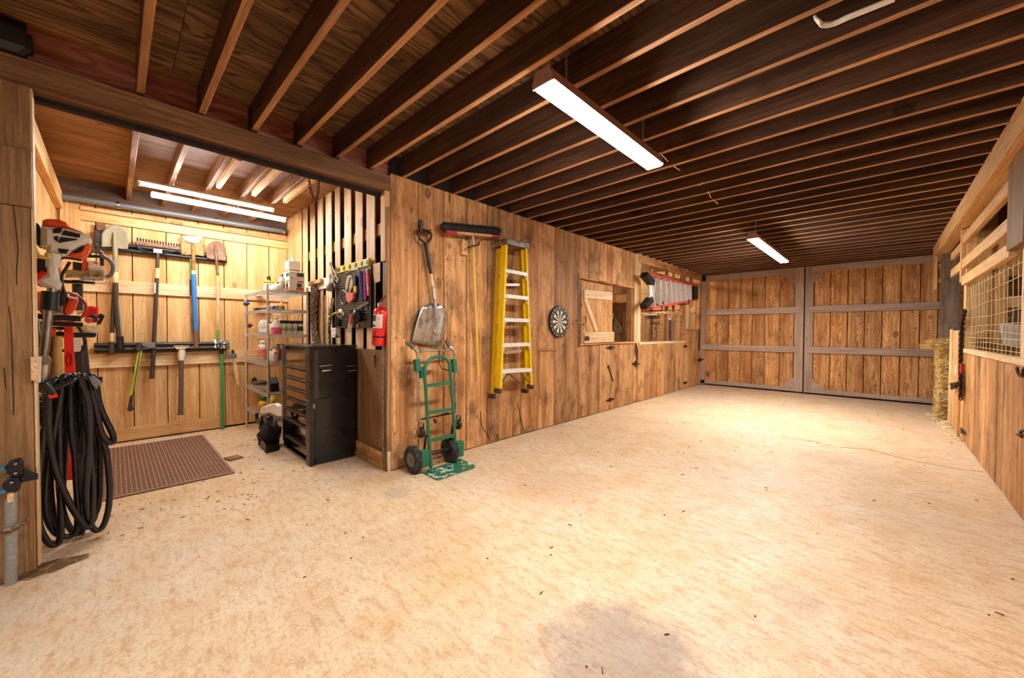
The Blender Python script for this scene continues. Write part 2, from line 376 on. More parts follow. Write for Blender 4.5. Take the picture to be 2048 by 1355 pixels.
def chain_geo(mb, pts, L=.03, W=.018, r=.003, mi=0, n=10, k=5):
    """real oval links, every second one turned a quarter"""
    pts = [V(p) for p in pts]; d = [0]
    for a, b in zip(pts, pts[1:]): d.append(d[-1]+(b-a).length)
    step = L-3*r; q = 0; s = 0; i = 0
    while s < d[-1]:
        while i < len(d)-2 and d[i+1] < s: i += 1
        t = (s-d[i])/max(d[i+1]-d[i], 1e-6); p = pts[i].lerp(pts[i+1], t); x = (pts[i+1]-pts[i]).normalized()
        u = x.cross(V((.577, .577, .577))).normalized(); w = x.cross(u)
        if q % 2: u, w = w, -u
        lp = []
        for a in range(n):
            t2 = 2*PI*a/n; cx = math.cos(t2); lp.append(p + x*((L/2-W/2)*(1 if cx > 0 else -1 if cx < 0 else 0)+W/2*cx) + u*(W/2*math.sin(t2)))
        mb.tube(lp, r, k, True, mi); s += step; q += 1
    return mb
def text_mesh(name, body, size, mat, parent, origin, right, up, depth=.001, align='CENTER', sy=1.0):
    cu = bpy.data.curves.new(name, 'FONT'); cu.body = body; cu.size = size; cu.extrude = depth; cu.align_x = align; cu.align_y = 'CENTER'; cu.resolution_u = 2
    tmp = bpy.data.objects.new(name, cu); COL.objects.link(tmp)
    dg = bpy.context.evaluated_depsgraph_get(); me = bpy.data.meshes.new_from_object(tmp.evaluated_get(dg))
    bpy.data.objects.remove(tmp); me.materials.clear(); me.materials.append(mat)
    r, u = V(right).normalized(), V(up).normalized(); n = r.cross(u)
    o = bpy.data.objects.new(name, me); COL.objects.link(o)
    R = Matrix((r, u*sy, n)).transposed().to_4x4()
    me.transform(R); o.location = V(origin)-wloc(parent)
    o.parent = parent
    return o
# ================================================================== THE SETTING
XL, XR, YD, XT, YS, YB = -3.36, .75, 10.6, -6.53, 1.84, -.43    # left wall, right wall, doors, tool wall, slat wall, near bay wall
YN = -4.6                                                       # aisle end behind the camera
ZJ, ZP = 2.82, 3.02                                             # joist bottoms, plywood
fl = struct('floor')
f = MB(); f.bb((XL, XR), (YN, YD+.6), (-.12, 0)); f.build('aisle_slab', M_FLOOR, fl)
f = MB(); f.bb((XR, XR+3.4), (YN, YD+.6), (-.12, -.004)); f.build('stall_slab', M_FLOOR, fl)
f = MB(); f.bb((XT-.2, XL-.010), (YB-.1, YD+.6), (-.12, -.006)); f.build('bay_slab', M_FLOOR, fl)
f = MB(); f.bb((XT-.2, XL-.006), (YN, YB-.1), (-.12, -.003)); f.build('side_slab', M_FLOOR, fl)
M_DIRT = worn('packed_dirt', '#6a4a2e', '#9b7a55', .9, scale=14)
f = MB()                                                        # ragged dirt along the threshold by the near post
rows = []
for i in range(13):
    y = -.62+i*.042; w = .085*math.exp(-((y+.30)/.18)**2)*random.uniform(.8, 1.2)+.0005
    rows.append([(XL+.002+w*1.3, y, .0012), (XL-.0, y, .006), (XL-.002-w, y, .0012)])
f.surf(rows); f.build('threshold_dirt', M_DIRT, fl, kind='stuff')
def ribbon(name, pxs, w, mat, h=.0022):
    pts = spline([PZ(0, *p) for p in pxs], 7); mb = MB(); rows = []
    for i, p in enumerate(pts):
        t = (pts[min(i+1, len(pts)-1)]-pts[max(i-1, 0)]).normalized(); n = V((-t.y, t.x, 0)); ww = w*random.uniform(.6, 1.3)
        j = V((random.uniform(-1, 1), random.uniform(-1, 1), 0))*w*.5
        rows.append([p+n*ww+j, p+V((0, 0, h))+j, p-n*ww+j])
    mb.surf(rows); return mb.build(name, mat, fl)
ribbon('sealed_joint', [(1222, 815), (1265, 820), (1330, 831), (1400, 845), (1470, 857), (1560, 871)], .012, plain('joint_sealant', '#e8ddc8', .6))
ribbon('floor_crack', [(1560, 871), (1640, 885), (1675, 893), (1740, 899), (1790, 912), (1850, 925), (1905, 935), (1968, 944)], .007, plain('crack_dirt', '#4e463f', .9), .0012)
# small litter on the slab: gravel crumbs and wood splinters
mb = MB()
for k in range(260):
    x, y = random.uniform(XL+.1, XR-.1), random.uniform(.6, 9.5)
    if random.random() < .5: x, y = random.uniform(-5.6, -3.5), random.uniform(-.2, 1.3)
    a = random.uniform(0, PI); l = random.uniform(.004, .016); d = V((math.cos(a), math.sin(a), 0))*l
    mb.bar(V((x, y, .003))-d, V((x, y, .003))+d, .004, .004)
mb.build('floor_litter', plain('litter', '#5c4733', .9), fl, kind='stuff')
# ---- ceiling: plywood sheets, joists
ce = struct('ceiling', (0, 0, ZP))
for x0, x1 in ((XT-.2, XL-.02),):
    for i in range(8):
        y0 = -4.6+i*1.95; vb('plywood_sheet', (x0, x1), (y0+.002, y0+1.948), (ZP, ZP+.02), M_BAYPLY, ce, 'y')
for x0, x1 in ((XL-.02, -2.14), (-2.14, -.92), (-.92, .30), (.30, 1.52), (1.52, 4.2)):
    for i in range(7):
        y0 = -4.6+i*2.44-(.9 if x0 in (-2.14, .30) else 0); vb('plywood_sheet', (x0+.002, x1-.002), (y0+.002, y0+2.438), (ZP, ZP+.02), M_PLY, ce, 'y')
k = -16
while True:
    y = .13+.305*k
    if y > YD-.1: break
    if y > YN+.1 and k not in (-1, -2, -3):
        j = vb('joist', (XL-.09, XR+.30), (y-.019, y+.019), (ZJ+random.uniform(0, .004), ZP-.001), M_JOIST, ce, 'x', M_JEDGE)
    k += 1
# joist hangers seen on the first joists past the header
mb = MB()
for y in (.735, 1.045): mb.bb((XL-.075, XL-.015), (y-.024, y-.020), (ZJ-.004, ZP-.03)); mb.bb((XL-.075, XL-.015), (y-.024, y+.024), (ZJ-.006, ZJ-.003))
mb.build('joist_hanger', M_DKSTEEL, ce)
# bay joists (shallower, running from the header to the tool wall)
for y in (.135, .438, .735, 1.05, 1.36, -.17):
    if y < 0: continue
    vb('joist', (XT+.02, XL-.10), (y-.02, y+.02), (2.885, ZP-.001), M_BAYPLY, ce, 'x')
for y, x1 in ((.735, -4.1), (1.05, -4.0), (1.36, -3.75)):        # deeper doubled pieces sistered beside the near ends
    vb('joist', (-5.05, x1), (y+.022, y+.062), (2.83, ZP-.001), M_NEWPLANK, ce, 'x')
# rim board behind the joist ends and the header beam
vb('rim_board', (XL-.12, XL-.095), (YB, YS+.3), (ZJ-.01, ZP), M_PINK, ce, 'y')
tr = struct('trim_1', (XL, 0, 2.7))
vb('beam', (XL-.045, XL), (-1.6, 1.825), (2.655, 2.80), M_HEADER, tr, 'y')
vb('beam', (XL-.14, XL-.085), (-.30, YS), (2.62, 2.82), M_DARKW, tr, 'y')
vb('beam', (XL-.085, XL-.045), (-.30, YS), (2.645, 2.80), M_JOIST, tr, 'y')
# ---- left wall of the aisle
wl = struct('wall_left', (XL, 5, 0))
def nails(mb, x, ys, zs, nrm=(1, 0, 0), r=.0045):
    for y in ys:
        for z in zs:
            c = V((x, y+random.uniform(-.01, .01), z+random.uniform(-.012, .012))); e = random.uniform(.008, .018); mb.prism([c+V((-.004, r*math.cos(q*PI/4), e*math.sin(q*PI/4))) for q in range(8)], (.0052, 0, 0))
NL = MB(); M_NAIL = plain('nail_head', '#3a2a1e', .7)
edges = [1.823, 2.129, 2.442, 2.75, 3.061, 3.275, 3.514, 3.664, 3.985, 4.36, 4.662, 4.975]
for a, b in zip(edges, edges[1:]):
    t = random.uniform(-.005, .005); vb('plank', (XL-.026, XL+t), (a+.0042, b-.0042), (.008, ZJ+.004), M_PLANK, wl, 'z')
    nails(NL, XL+t, (a+.05, (a+b)/2, b-.05), (2.12, 1.27, .35))
low = [4.975, 5.285, 5.572, 5.93, 6.244, 6.5, 6.80, 6.96]
for a, b in zip(low, low[1:]):
    t = random.uniform(-.005, .005); vb('plank', (XL-.026, XL+t), (a+.0042, b-.0042), (.008, 1.145), M_PLANK, wl, 'z')
    nails(NL, XL+t, (a+.05, b-.05), (1.02, .30))
up = [4.975, 5.24, 5.52, 5.82, 6.10, 6.42, 6.62, 6.80]
for a, b in zip(up, up[1:]):
    t = random.uniform(-.005, .005); vb('plank', (XL-.026, XL+t), (a+.0042, b-.0042), (2.185, ZJ+.004), M_PLANK, wl, 'z')
    nails(NL, XL+t, (a+.05, b-.05), (2.30,))
vb('plank', (XL-.026, XL+.002), (6.80, 6.96), (1.0, ZJ+.004), M_NEWPLANK, wl, 'z')
for P_ in ([(961, 822), (963, 850), (975, 868), (982, 882)], [(1036, 805), (1040, 830), (1048, 863)], [(1078, 700), (1078, 760), (1080, 800)], [(1000, 560), (1003, 610)], [(899, 388), (899, 405)], [(1218, 810), (1219, 822)]):
    mb = MB(); mb.tube(spline([PX(XL+.003, *p) for p in P_], 5), [.0045]*((len(P_)-1)*5)+[.001], 5); mb.build('split', M_DARKW, wl)
NL.build('nail_heads', M_NAIL, wl, kind='stuff')
mb = MB(); mb.bb((XL-.045, XL-.028), (1.85, 4.97), (0, ZP)); mb.bb((XL-.045, XL-.028), (4.97, 6.96), (0, 1.13)); mb.bb((XL-.045, XL-.028), (4.97, 6.96), (2.2, ZP))
mb.build('backing_board', M_DARKW, wl)
# corner post of the opening with its split casing, cut blocks at its foot
vb('corner_post', (XL-.10, XL-.012), (1.775, 1.84), (2.0, 2.655), M_NEWPLANK, wl, 'z')
vb('corner_post', (XL-.10, XL-.012), (1.795, 1.84), (.0, 1.998), M_GREYP, wl, 'z')  # lower length of the post, darker than the piece above
vb('casing_strip', (XL-.012, XL+.012), (1.782, 1.818), (.20, 2.50), M_PLANK, wl, 'z')
vb('foot_block', (XL-.012, XL+.006), (1.790, 1.822), (.0, .195), M_TRIMW, wl, 'z')
vb('patch_board', (XL, XL+.012), (5.06, 5.19), (.02, .2), M_PLANK, wl, 'z')
vb('sill_board', (XL, XL+.02), (4.06, 4.40), (1.075, 1.095), M_PLANK, wl, 'y')
# opening with shutter into the first stall
w1 = struct('window_1', (XL, 5.9, 1.16))
vb('sill', (XL-.10, XL+.03), (4.98, 6.79), (1.135, 1.165), M_PLANK, w1, 'y')
vb('jamb', (XL-.10, XL+.004), (4.93, 4.985), (1.10, 2.24), M_GREYP, w1, 'z')
vb('jamb', (XL-.14, XL-.03), (6.755, 6.80), (1.14, 2.2), M_PLANK, w1, 'z')
vb('head_board', (XL-.10, XL+.002), (4.98, 6.79), (2.165, 2.19), M_PLANK, w1, 'y')
# ---- second stall front (y 6.96 .. 10.6)
st = struct('wall_stall', (XL, 8.7, 0))
vb('header', (XL-.05, XL), (6.975, 10.56), (2.68, 2.855), M_PLANK, st, 'y')
vb('post', (XL-.09, XL-.01), (6.985, 7.09), (0, 2.68), M_TRIMW, st, 'z')
vb('post', (XL-.09, XL), (9.28, 9.42), (1.0, 2.68), M_PLANK, st, 'z')
vb('post', (XL-.09, XL-.005), (10.38, 10.56), (0, 2.68), M_PLANK, st, 'z')
lowe = [6.96, 7.266, 7.6, 7.877, 8.209, 8.563, 8.85, 9.15, 9.435]
for a, b in zip(lowe, lowe[1:]): vb('plank', (XL-.026, XL+random.uniform(-.004, .004)), (a+.0025, b-.0025), (.008, 1.10), M_PLANK, st, 'z')
vb('rail', (XL-.07, XL+.012), (7.0, 9.43), (1.10, 1.15), M_TRIMW, st, 'y')
vb('rail', (XL-.08, XL-.02), (7.09, 9.3), (1.74, 1.80), M_PLANK, st, 'y')
vb('rail', (XL-.12, XL-.08), (7.09, 10.4), (2.52, 2.60), M_PLANK, st, 'y')
for y in (7.80, 8.62, 9.0): vb('stud', (XL-.16, XL-.12), (y, y+.07), (1.8, 2.75), M_PLANK, st, 'z')
vb('rail', (XL-.16, XL-.12), (7.09, 9.3), (2.12, 2.2), M_NEWPLANK, st, 'y')
# half door at its far end
dd = struct('door_3', (XL, 9.9, 0))
for a, b in ((9.44, 9.75), (9.75, 10.07), (10.07, 10.375)): vb('plank', (XL-.026, XL+.008), (a+.002, b-.002), (.01, 1.40), M_PLANK, dd, 'z')
vb('cap_board', (XL-.04, XL+.02), (9.44, 10.375), (1.40, 1.425), M_PLANK, dd, 'y')
vb('stile', (XL+.006, XL+.03), (10.30, 10.375), (.9, 1.40), M_DKSTEEL, dd, 'z')
# mesh grille of the stall front
mb = MB()
for i in range(20): y = 7.12+i*.112; mb.cyl((XL-.03, y, 1.15), (XL-.03, y, 1.76), .0028, n=5)
for i, z in enumerate((1.19, 1.24, 1.29, 1.35, 1.42, 1.50, 1.59, 1.69)): mb.cyl((XL-.026, 7.09, z), (XL-.026, 9.28, z), .0028, n=5)
mb.build('wire_mesh', M_STEEL, st)
# ---- barn doors (grey painted frame over vertical planks)
def barn_door(name, x0, x1, pl, center_left):
    d = struct(name, ((x0+x1)/2, YD, 0)); yf = YD-.045
    for a, b in zip(pl, pl[1:]): vb('plank', (a+.0055, b-.0055), (YD-.02, YD+random.uniform(.006, .012)), (.04, 2.80), M_DOORPL, d, 'z')
    if center_left: ms = (x0, x0+.14)
    else: ms = (x1-.16, x1)
    vb('stile', ms, (yf, YD-.021), (.035, 2.80), M_DOORTR, d, 'z')
    a, b = (x0+.14, x1) if center_left else (x0, x1-.16)
    vb('rail', (a, b), (yf, YD-.021), (.035, .125), M_DOORTR, d, 'x')
    vb('rail', (a, b), (yf, YD-.021), (2.66, 2.80), M_DOORTR, d, 'x')
    for z in (.905, 1.785):
        vb('rail', (x0+.06 if center_left else a, b if center_left else x1-.075), (yf-.022, yf-.001), (z, z+.14), M_DOORTR, d, 'x')
    s = 1 if center_left else -1; cx = x0+.14 if center_left else x1-.16
    for z, q in ((.125, 1), (2.66, -1)):
        mb = MB(); mb.prism([(cx, yf, z), (cx+s*.21, yf, z), (cx, yf, z+q*.23)], (0, .024, 0)); mb.build('corner_gusset', M_DOORTR, d)
    mb = MB()
    for x in [x0+.1+i*.28 for i in range(int((x1-x0)/.28))]:
        for z in (.05, .09, 2.71, 2.76): mb.cyl((x, yf-.003, z), (x, yf+.002, z), .007, n=6)
    mb.build('bolt_heads', M_DKSTEEL, d, kind='stuff'); return d
dl = barn_door('door_1', -3.40, -1.245, [-3.40, -3.28, -3.014, -2.742, -2.481, -2.229, -1.973, -1.686, -1.42, -1.245], False)
dr = barn_door('door_2', -1.225, .86, [-1.225, -1.07, -.792, -.517, -.257, 0, .259, .515, .744, .86], True)
vb('stile', (-3.40, -3.27), (YD-.045, YD-.021), (.02, 2.80), M_DOORTR, dl, 'z')
wb = struct('wall_back', (0, YD+.3, 0))
mb = MB(); mb.bb((XT-.2, 4.2), (YD+.16, YD+.2), (-.05, ZP+.1)); mb.build('night_siding', M_DARKW, wb)
vb('track_board', (XL, XR), (YD-.03, YD+.02), (2.81, 3.0), M_JOIST, wb, 'x')
# ---- tool wall: wide boards, battens
wt = struct('wall_tool', (XT, .7, 0))
te = [-.47, -.317, -.134, .162, .469, .785, 1.06, 1.326, 1.60, 1.84]
for a, b in zip(te, te[1:]): vb('plank', (XT-.025, XT+random.uniform(-.003, .003)), (a+.004, b-.004), (.02, 2.79), M_NEWPLANK, wt, 'z')
vb('rail', (XT+.004, XT+.03), (-.25, 1.84), (1.775, 1.925), M_TRIMW, wt, 'y')
vb('rail', (XT+.004, XT+.03), (-.25, 1.84), (.895, 1.06), M_TRIMW, wt, 'y')
vb('rail', (XT+.004, XT+.03), (-.10, 1.0), (.01, .165), M_NEWPLANK, wt, 'y')
vb('stile', (XT+.004, XT+.03), (-.40, -.25), (.02, 2.78), M_NEWPLANK, wt, 'z')
vb('rail', (XT+.004, XT+.03), (-.25, 1.84), (2.575, 2.68), M_NEWPLANK, wt, 'y')
vb('rail', (XT+.004, XT+.045), (-.25, 1.84), (2.685, 2.725), M_PLANK, wt, 'y')
vb('top_plate', (XT-.03, XT+.01), (-.47, 1.84), (2.79, ZP), M_JOIST, wt, 'y')
mb = MB(); mb.bb((XT-.06, XT-.03), (YB-.1, YS+.1), (-.02, ZP)); mb.build('backing_board', M_DARKW, wt)
# ---- near wall of the bay (hardly seen) with its sloping plate
wn = struct('wall_bay', (-5, YB, 0))
for i in range(11): x = XT+i*.288; vb('plank', (x+.003, x+.285), (YB-.03, YB), (.01, ZP), M_NEWPLANK, wn, 'z')
vb('plate', (XT+.05, XL-.15), (YB, YB+.055), (2.66, 2.83), M_NEWPLANK, wn, 'x')
# ---- slat wall between bay and feed room
ws = struct('wall_slat', (-5, YS, 0))
sg = [(0, 0)]
xs = [(-6.53, -6.30), (-6.29, -6.06)]
for za, zb in ((385, 440), (470, 530), (560, 625), (655, 725), (765, 825), (875, 955), (1005, 1090), (1135, 1235)):
    pa, pb = PY(YS, 540+za/5.892, 330+900/5.892), PY(YS, 540+zb/5.892, 330+900/5.892); xs.append((pa.x, pb.x))
xs.insert(2, (-6.04, xs[2][0]-.06))
for a, b in xs: vb('slat', (a, b), (YS, YS+.012), (.10, ZP), M_TRIMW if a > -5.9 else M_NEWPLANK, ws, 'z')
vb('slat', (-3.50, -3.46), (YS, YS+.022), (.10, ZP), M_PLANK, ws, 'z')
vb('baseboard', (-4.10, XL-.10), (YS-.05, YS-.022), (.0, .16), M_PLANK, ws, 'x')
vb('lower_panel', (-4.25, XL-.10), (YS-.020, YS-.002), (.14, 1.15), M_POST, ws, 'z')
vb('rail', (-6.5, XL-.02), (YS+.024, YS+.06), (2.3, 2.42), M_PLANK, ws, 'x')
# ---- wall beside the camera (near post, lapped boards)
wp = struct('wall_near', (XL, -1, 0))
vb('post_board', (XL-.06, XL), (-.78, -.312), (.0, 2.02), M_POST, wp, 'z')
vb('post_board', (XL-.06, XL), (-1.3, -.785), (.0, 2.02), M_POST, wp, 'z')
vb('lap_board', (XL-.06, XL+.02), (-1.3, -.302), (2.00, 2.30), M_POST, wp, 'z')
vb('lap_board', (XL-.06, XL+.008), (-1.3, -.308), (2.30, 2.65), M_POST, wp, 'z')
vb('jamb_strip', (XL-.08, XL-.004), (-.310, -.298), (.02, 2.65), M_TRIMW, wp, 'z')
for P_ in ([(27, 410), (31, 450), (36, 500), (33, 540), (34, 570)], [(17, 612), (22, 650), (24, 720), (27, 800), (27, 830)], [(8, 735), (12, 780)]):
    mb = MB(); mb.tube(spline([PX(XL+.0005, *p) for p in P_], 5), [.0018]*((len(P_)-1)*5)+[.0004], 5); mb.build('split', M_DARKW, wp)
for i in range(11): y = -1.3-.3*(i+1); vb('plank', (XL-.03, XL), (y+.003, y+.297), (.01, ZJ), M_PLANK, wp, 'z')
mb = MB(); mb.bb((XL-.08, XL-.062), (YN, -.32), (0, ZP)); mb.build('backing_board', M_DARKW, wp)
wf = struct('wall_front', (-1.3, YN, 0))
for i in range(14): x = XL+.3*i; vb('plank', (x+.003, x+.297), (YN-.03, YN), (.01, ZP), M_PLANK, wf, 'z')
mb = MB(); mb.bb((XT-.06, XT-.03), (YS+.1, YD+.1), (-.02, ZP+.1)); mb.bb((XT-.06, XL), (YB-.16, YB-.13), (-.02, ZP)); mb.build('backing_board', M_DARKW, wp)
# ---- interior partitions and outer walls of the stalls on the left
wi = struct('wall_partition', (-5, 7.1, 0))
for i in range(11):
    x = -6.53+i*.285; vb('plank', (x+.003, x+.282), (7.10, 7.13), (.01, ZP), M_PLANK, wi, 'z')
for i in range(11):
    x = -6.53+i*.285; vb('plank', (x+.003, x+.282), (4.6, 4.63), (.01, ZP), M_PLANK, wi, 'z')
for i in range(11):
    x = -6.53+i*.285; vb('plank', (x+.003, x+.282), (10.5, 10.53), (.01, ZP), M_NEWPLANK, wi, 'z')
for i in range(20):
    y = 4.63+i*.3; vb('plank', (XT-.03, XT), (y+.003, y+.297), (.01, ZP), M_PLANK, wi, 'z')
vb('rail', (-6.5, XL-.1), (10.46, 10.498), (1.86, 2.0), M_TRIMW, wi, 'x')
vb('rail', (-6.5, XL-.1), (10.46, 10.498), (1.0, 1.12), M_TRIMW, wi, 'x')
vb('stud', (-4.40, -4.28), (10.44, 10.498), (0, 3.0), M_NEWPLANK, wi, 'z')
vb('stud', (-3.75, -3.63), (10.42, 10.498), (0, 3.0), M_TRIMW, wi, 'z')
vb('stud', (-3.72, -3.50), (7.03, 7.098), (0, 3.0), M_POST, wi, 'z')
vb('rail', (-4.3, -3.9), (7.03, 7.098), (1.88, 1.97), M_PLANK, wi, 'x')
mb = MB(); mb.bb((-3.84, -3.60), (6.93, 7.03), (1.90, 2.06)); 
o = vb('block', (-3.80, -3.56), (6.92, 7.028), (1.915, 2.075), M_NEWPLANK, wi, 'x')
vb('shelf_board', (-4.25, -3.80), (6.86, 7.098), (1.935, 1.96), M_NEWPLANK, wi, 'x')
# ---- right wall: stall front with mesh, rails and the long beam
wr = struct('wall_right', (XR, 5.5, 0))
re_ = [1.2, 1.6, 2.0, 2.4, 2.8, 3.2, 3.55, 3.85, 4.15, 4.42, 4.70, 4.98, 5.22, 5.45, 5.70, 5.98, 6.27, 6.62, 6.98, 7.30]
for a, b in zip(re_, re_[1:]):
    vb('plank', (XR+random.uniform(-.004, .003), XR+.028), (a+.0025, b-.0025), (.006, 1.10), M_PLANK, wr, 'z')
mb = MB(); mb.bb((XR+.03, XR+.045), (1.2, 7.3), (0, 1.08)); mb.build('backing_board', M_DARKW, wr)
vb('cap_rail', (XR-.018, XR+.06), (1.2, 7.44), (1.10, 1.15), M_TRIMW, wr, 'y')
vb('post', (XR-.01, XR+.08), (7.30, 7.45), (.0, 2.64), M_NEWPLANK, wr, 'z')
vb('post', (XR-.05, XR-.012), (7.36, 7.44), (1.98, 2.64), M_NEWPLANK, wr, 'z')
vb('post', (XR-.055, XR-.005), (4.38, 4.87), (1.98, 2.66), M_POST, wr, 'z')
vb('post', (XR, XR+.08), (4.30, 4.72), (1.15, 2.64), M_TRIMW, wr, 'z')
vb('beam', (.625, .665), (-4.5, 9.95), (2.64, 2.84), M_NEWPLANK, wr, 'y')
vb('beam', (.665, XR+.03), (-4.5, 9.95), (2.65, 2.84), M_NEWPLANK, wr, 'y')
mb = MB(); mb.bb((XR+.28, XR+.3), (-4.5, YD), (2.6, ZP)); mb.build('backing_board', M_JOIST, wr)
for z in (2.50, 2.20, 1.99): vb('rail', (XR-.045, XR-.003), (4.86, 7.33), (z-.055, z+.055), M_NEWPLANK, wr, 'y')
for z in (2.47, 2.22): vb('rail', (XR-.03, XR+.01), (7.47, 8.6), (z-.055, z+.055), M_NEWPLANK, wr, 'y')
vb('hanger_board', (.62, .66), (9.62, 9.72), (2.08, 2.64), M_NEWPLANK, wr, 'z')
for z in (2.23, 2.48): vb('block', (.66, .80), (9.66, 9.76), (z-.03, z+.03), M_TRIMW, wr, 'x')
vb('grey_post', (.70, .90), (9.45, 9.62), (0, ZJ), M_GREYP, wr, 'z')
mb = MB()                                                      # near mesh grille
ys = [4.78+i*.17 for i in range(16)]
for y in ys: mb.tube([(XR+.018, y, 1.14), (XR+.02+random.uniform(-.006, .01), y+random.uniform(-.01, .01), 1.5), (XR+.018, y, 1.95)], .0032, 5)
for z, q in ((1.19, .0), (1.24, .01), (1.29, 0), (1.35, .02), (1.42, 0), (1.52, -.01), (1.64, .02), (1.77, -.01), (1.88, 0)):
    mb.tube([(XR+.012, 4.74, z-q), (XR+.012, 6, z+q), (XR+.012, 7.3, z-q)], .0032, 5)
mb.build('wire_mesh', plain('galvanised_wire', '#d9c9a0', .4, .5), wr)
# half door beyond it, standing in line with the wall
dq = struct('door_4', (XR, 8, 0))
for a, b in ((7.47, 7.80), (7.80, 8.14), (8.14, 8.47)): vb('plank', (XR-.012, XR+.02), (a+.002, b-.002), (.03, 1.38), M_NEWPLANK, dq, 'z')
vb('edge_board', (XR-.035, XR-.013), (8.33, 8.47), (.02, 1.40), M_TRIMW, dq, 'z')
vb('edge_board', (XR-.035, XR-.013), (7.50, 7.60), (.02, 1.36), M_PLANK, dq, 'z')
# stall behind the right wall
wx = struct('wall_far_right', (2, 8, 0))
for i, (a, b) in enumerate(((.84, .90), (.925, .985), (.985, 1.035), (1.07, 1.10))):
    pass
for i in range(11):
    x = .83+i*.29
    if i == 1: vb('plank', (x+.003, x+.287), (7.72, 7.75), (.01, 1.40), M_NEWPLANK, wx, 'z'); vb('plank', (x+.003, x+.287), (7.72, 7.75), (2.05, ZP), M_PLANK, wx, 'z')
    else: vb('plank', (x+.003, x+.28), (7.72, 7.75), (.01, ZP), M_NEWPLANK, wx, 'z')
vb('stud', (1.03, 1.10), (7.64, 7.715), (0, 2.8), M_NEWPLANK, wx, 'z')
vb('rail', (1.10, 1.7), (7.66, 7.715), (1.66, 1.80), M_TRIMW, wx, 'x')
vb('post', (.80, .86), (7.56, 7.66), (0, 2.9), M_GREYP, wx, 'z')
for i in range(22): y = -4.5+i*.69; vb('plank', (4.1, 4.13), (y, y+.685), (.01, ZP), M_PLANK, wx, 'z')
mb = MB(); mb.bb((.78, 4.2), (YD+.05, YD+.08), (0, ZP)); mb.build('backing_board', M_PLANK, wx)
for i in range(12): y = -4.5+i*.47; vb('plank', (XR, XR+.028), (y+.0025, y+.4675), (.006, 1.10), M_PLANK, wr, 'z')
for z in (1.5, 1.99, 2.4): vb('rail', (XR-.045, XR-.003), (-4.5, 4.3), (z-.055, z+.055), M_NEWPLANK, wr, 'y')
for y in (-3, -.8, 1.6): vb('post', (XR, XR+.08), (y, y+.12), (1.15, 2.64), M_NEWPLANK, wr, 'z')
# ================================================================== LAMPS
M_HOUS = plain('lamp_housing', '#b08a80', .5)
def ceiling_lamp(label, x, y0, y1, z=2.58, grp=None):
    t = thing('ceiling_light', label, 'light', (x, (y0+y1)/2, z), grp)
    mb = MB(); yc = (y0+y1)/2; L = y1-y0
    mb.prism([(x-.062, y0, z+.012), (x+.062, y0, z+.012), (x+.045, y0, z+.075), (x-.045, y0, z+.075)], (0, L, 0))
    mb.build('housing', M_HOUS, t)
    for y in (y0-.006, y1-.006):
        mb = MB(); mb.prism([(x-.066, y, z+.0), (x+.066, y, z+.0), (x+.066, y, z+.02), (x+.047, y, z+.08), (x-.047, y, z+.08), (x-.066, y, z+.02)], (0, .012, 0)); mb.build('end_cap', M_HOUS, t)
    mb = MB(); mb.prism([(x-.05, y0+.008, z-.008), (x+.05, y0+.008, z-.008), (x+.06, y0+.008, z+.011), (x-.06, y0+.008, z+.011)], (0, L-.016, 0)); mb.build('diffuser', M_LAMP, t)
    for y in (y0+.2, y1-.2):
        mb = MB(); chain_geo(mb, [(x, y, z+.075), (x, y, ZJ+.06)], .022, .012, .0022); mb.build('hanging_chain', M_STEEL, t)
    return t
ceiling_lamp('long bright ceiling light hanging below the joists near the front of the aisle', -1.255, 1.52, 2.85)
ceiling_lamp('long bright ceiling light hanging at the far end of the aisle before the barn doors', -1.255, 5.875, 8.2)
ceiling_lamp('long ceiling light over the aisle behind the viewpoint', -1.255, -3.3, -1.95)
def tube_lamp(label, x, y0, y1, z):
    t = thing('tube_light', label, 'light', (x, (y0+y1)/2, z))
    mb = MB(); mb.rbox((x, (y0+y1)/2, z+.03), (.10, y1-y0, .022), .004); mb.build('housing', M_WHITE, t)
    mb = MB(); mb.cyl((x, y0+.015, z+.006), (x, y1-.015, z+.006), .015, n=10); mb.build('tube', M_TUBE, t)
    for y in (y0+.006, y1-.006): mb = MB(); mb.rbox((x, y, z+.012), (.05, .02, .05), .004); mb.build('end_socket', M_WHITE, t)
    for y in (.438, 1.05): mb = MB(); chain_geo(mb, [(x, y, z+.04), (x, y, 2.89)], .02, .011, .002); mb.build('hanging_chain', M_STEEL, t)
    return t
a = PZ(2.76, 275, 370); b = PZ(2.76, 551, 419)
tube_lamp('nearer and thicker looking tube light under the tool bay ceiling', (a.x+b.x)/2, a.y, b.y, 2.755)
a = PZ(2.76, 302, 392); b = PZ(2.76, 572, 441)
tube_lamp('farther thin tube light under the tool bay ceiling by the grey pipe', (a.x+b.x)/2, a.y, b.y, 2.755)
# lamp inside the second stall on the left and one in the right stall
def jelly_lamp(label, p, s):
    t = thing('stall_light', label, 'light', p); p = V(p)
    mb = MB(); mb.lathe(p, (0, 0, -1), [(.05, 0), (.055, .03), (.05, .05)], 14); mb.build('base', M_WHITE, t)
    mb = MB(); mb.lathe(p-V((0, 0, .05)), (0, 0, -1), [(.045, 0), (.06, .05), (.05, .1), (.02, .125)], 14); mb.build('globe', emit('globe_glow_%d' % int(s), (1, .86, .62), s), t)
    return t
jelly_lamp('round lamp on the ceiling inside the far left stall', (-4.9, 8.9, 2.99), 520)
jelly_lamp('round lamp on the ceiling inside the near left stall', (-5.3, 6.1, 2.99), 420)
jelly_lamp('round lamp on the ceiling inside the right stall', (2.0, 5.9, 2.99), 260)
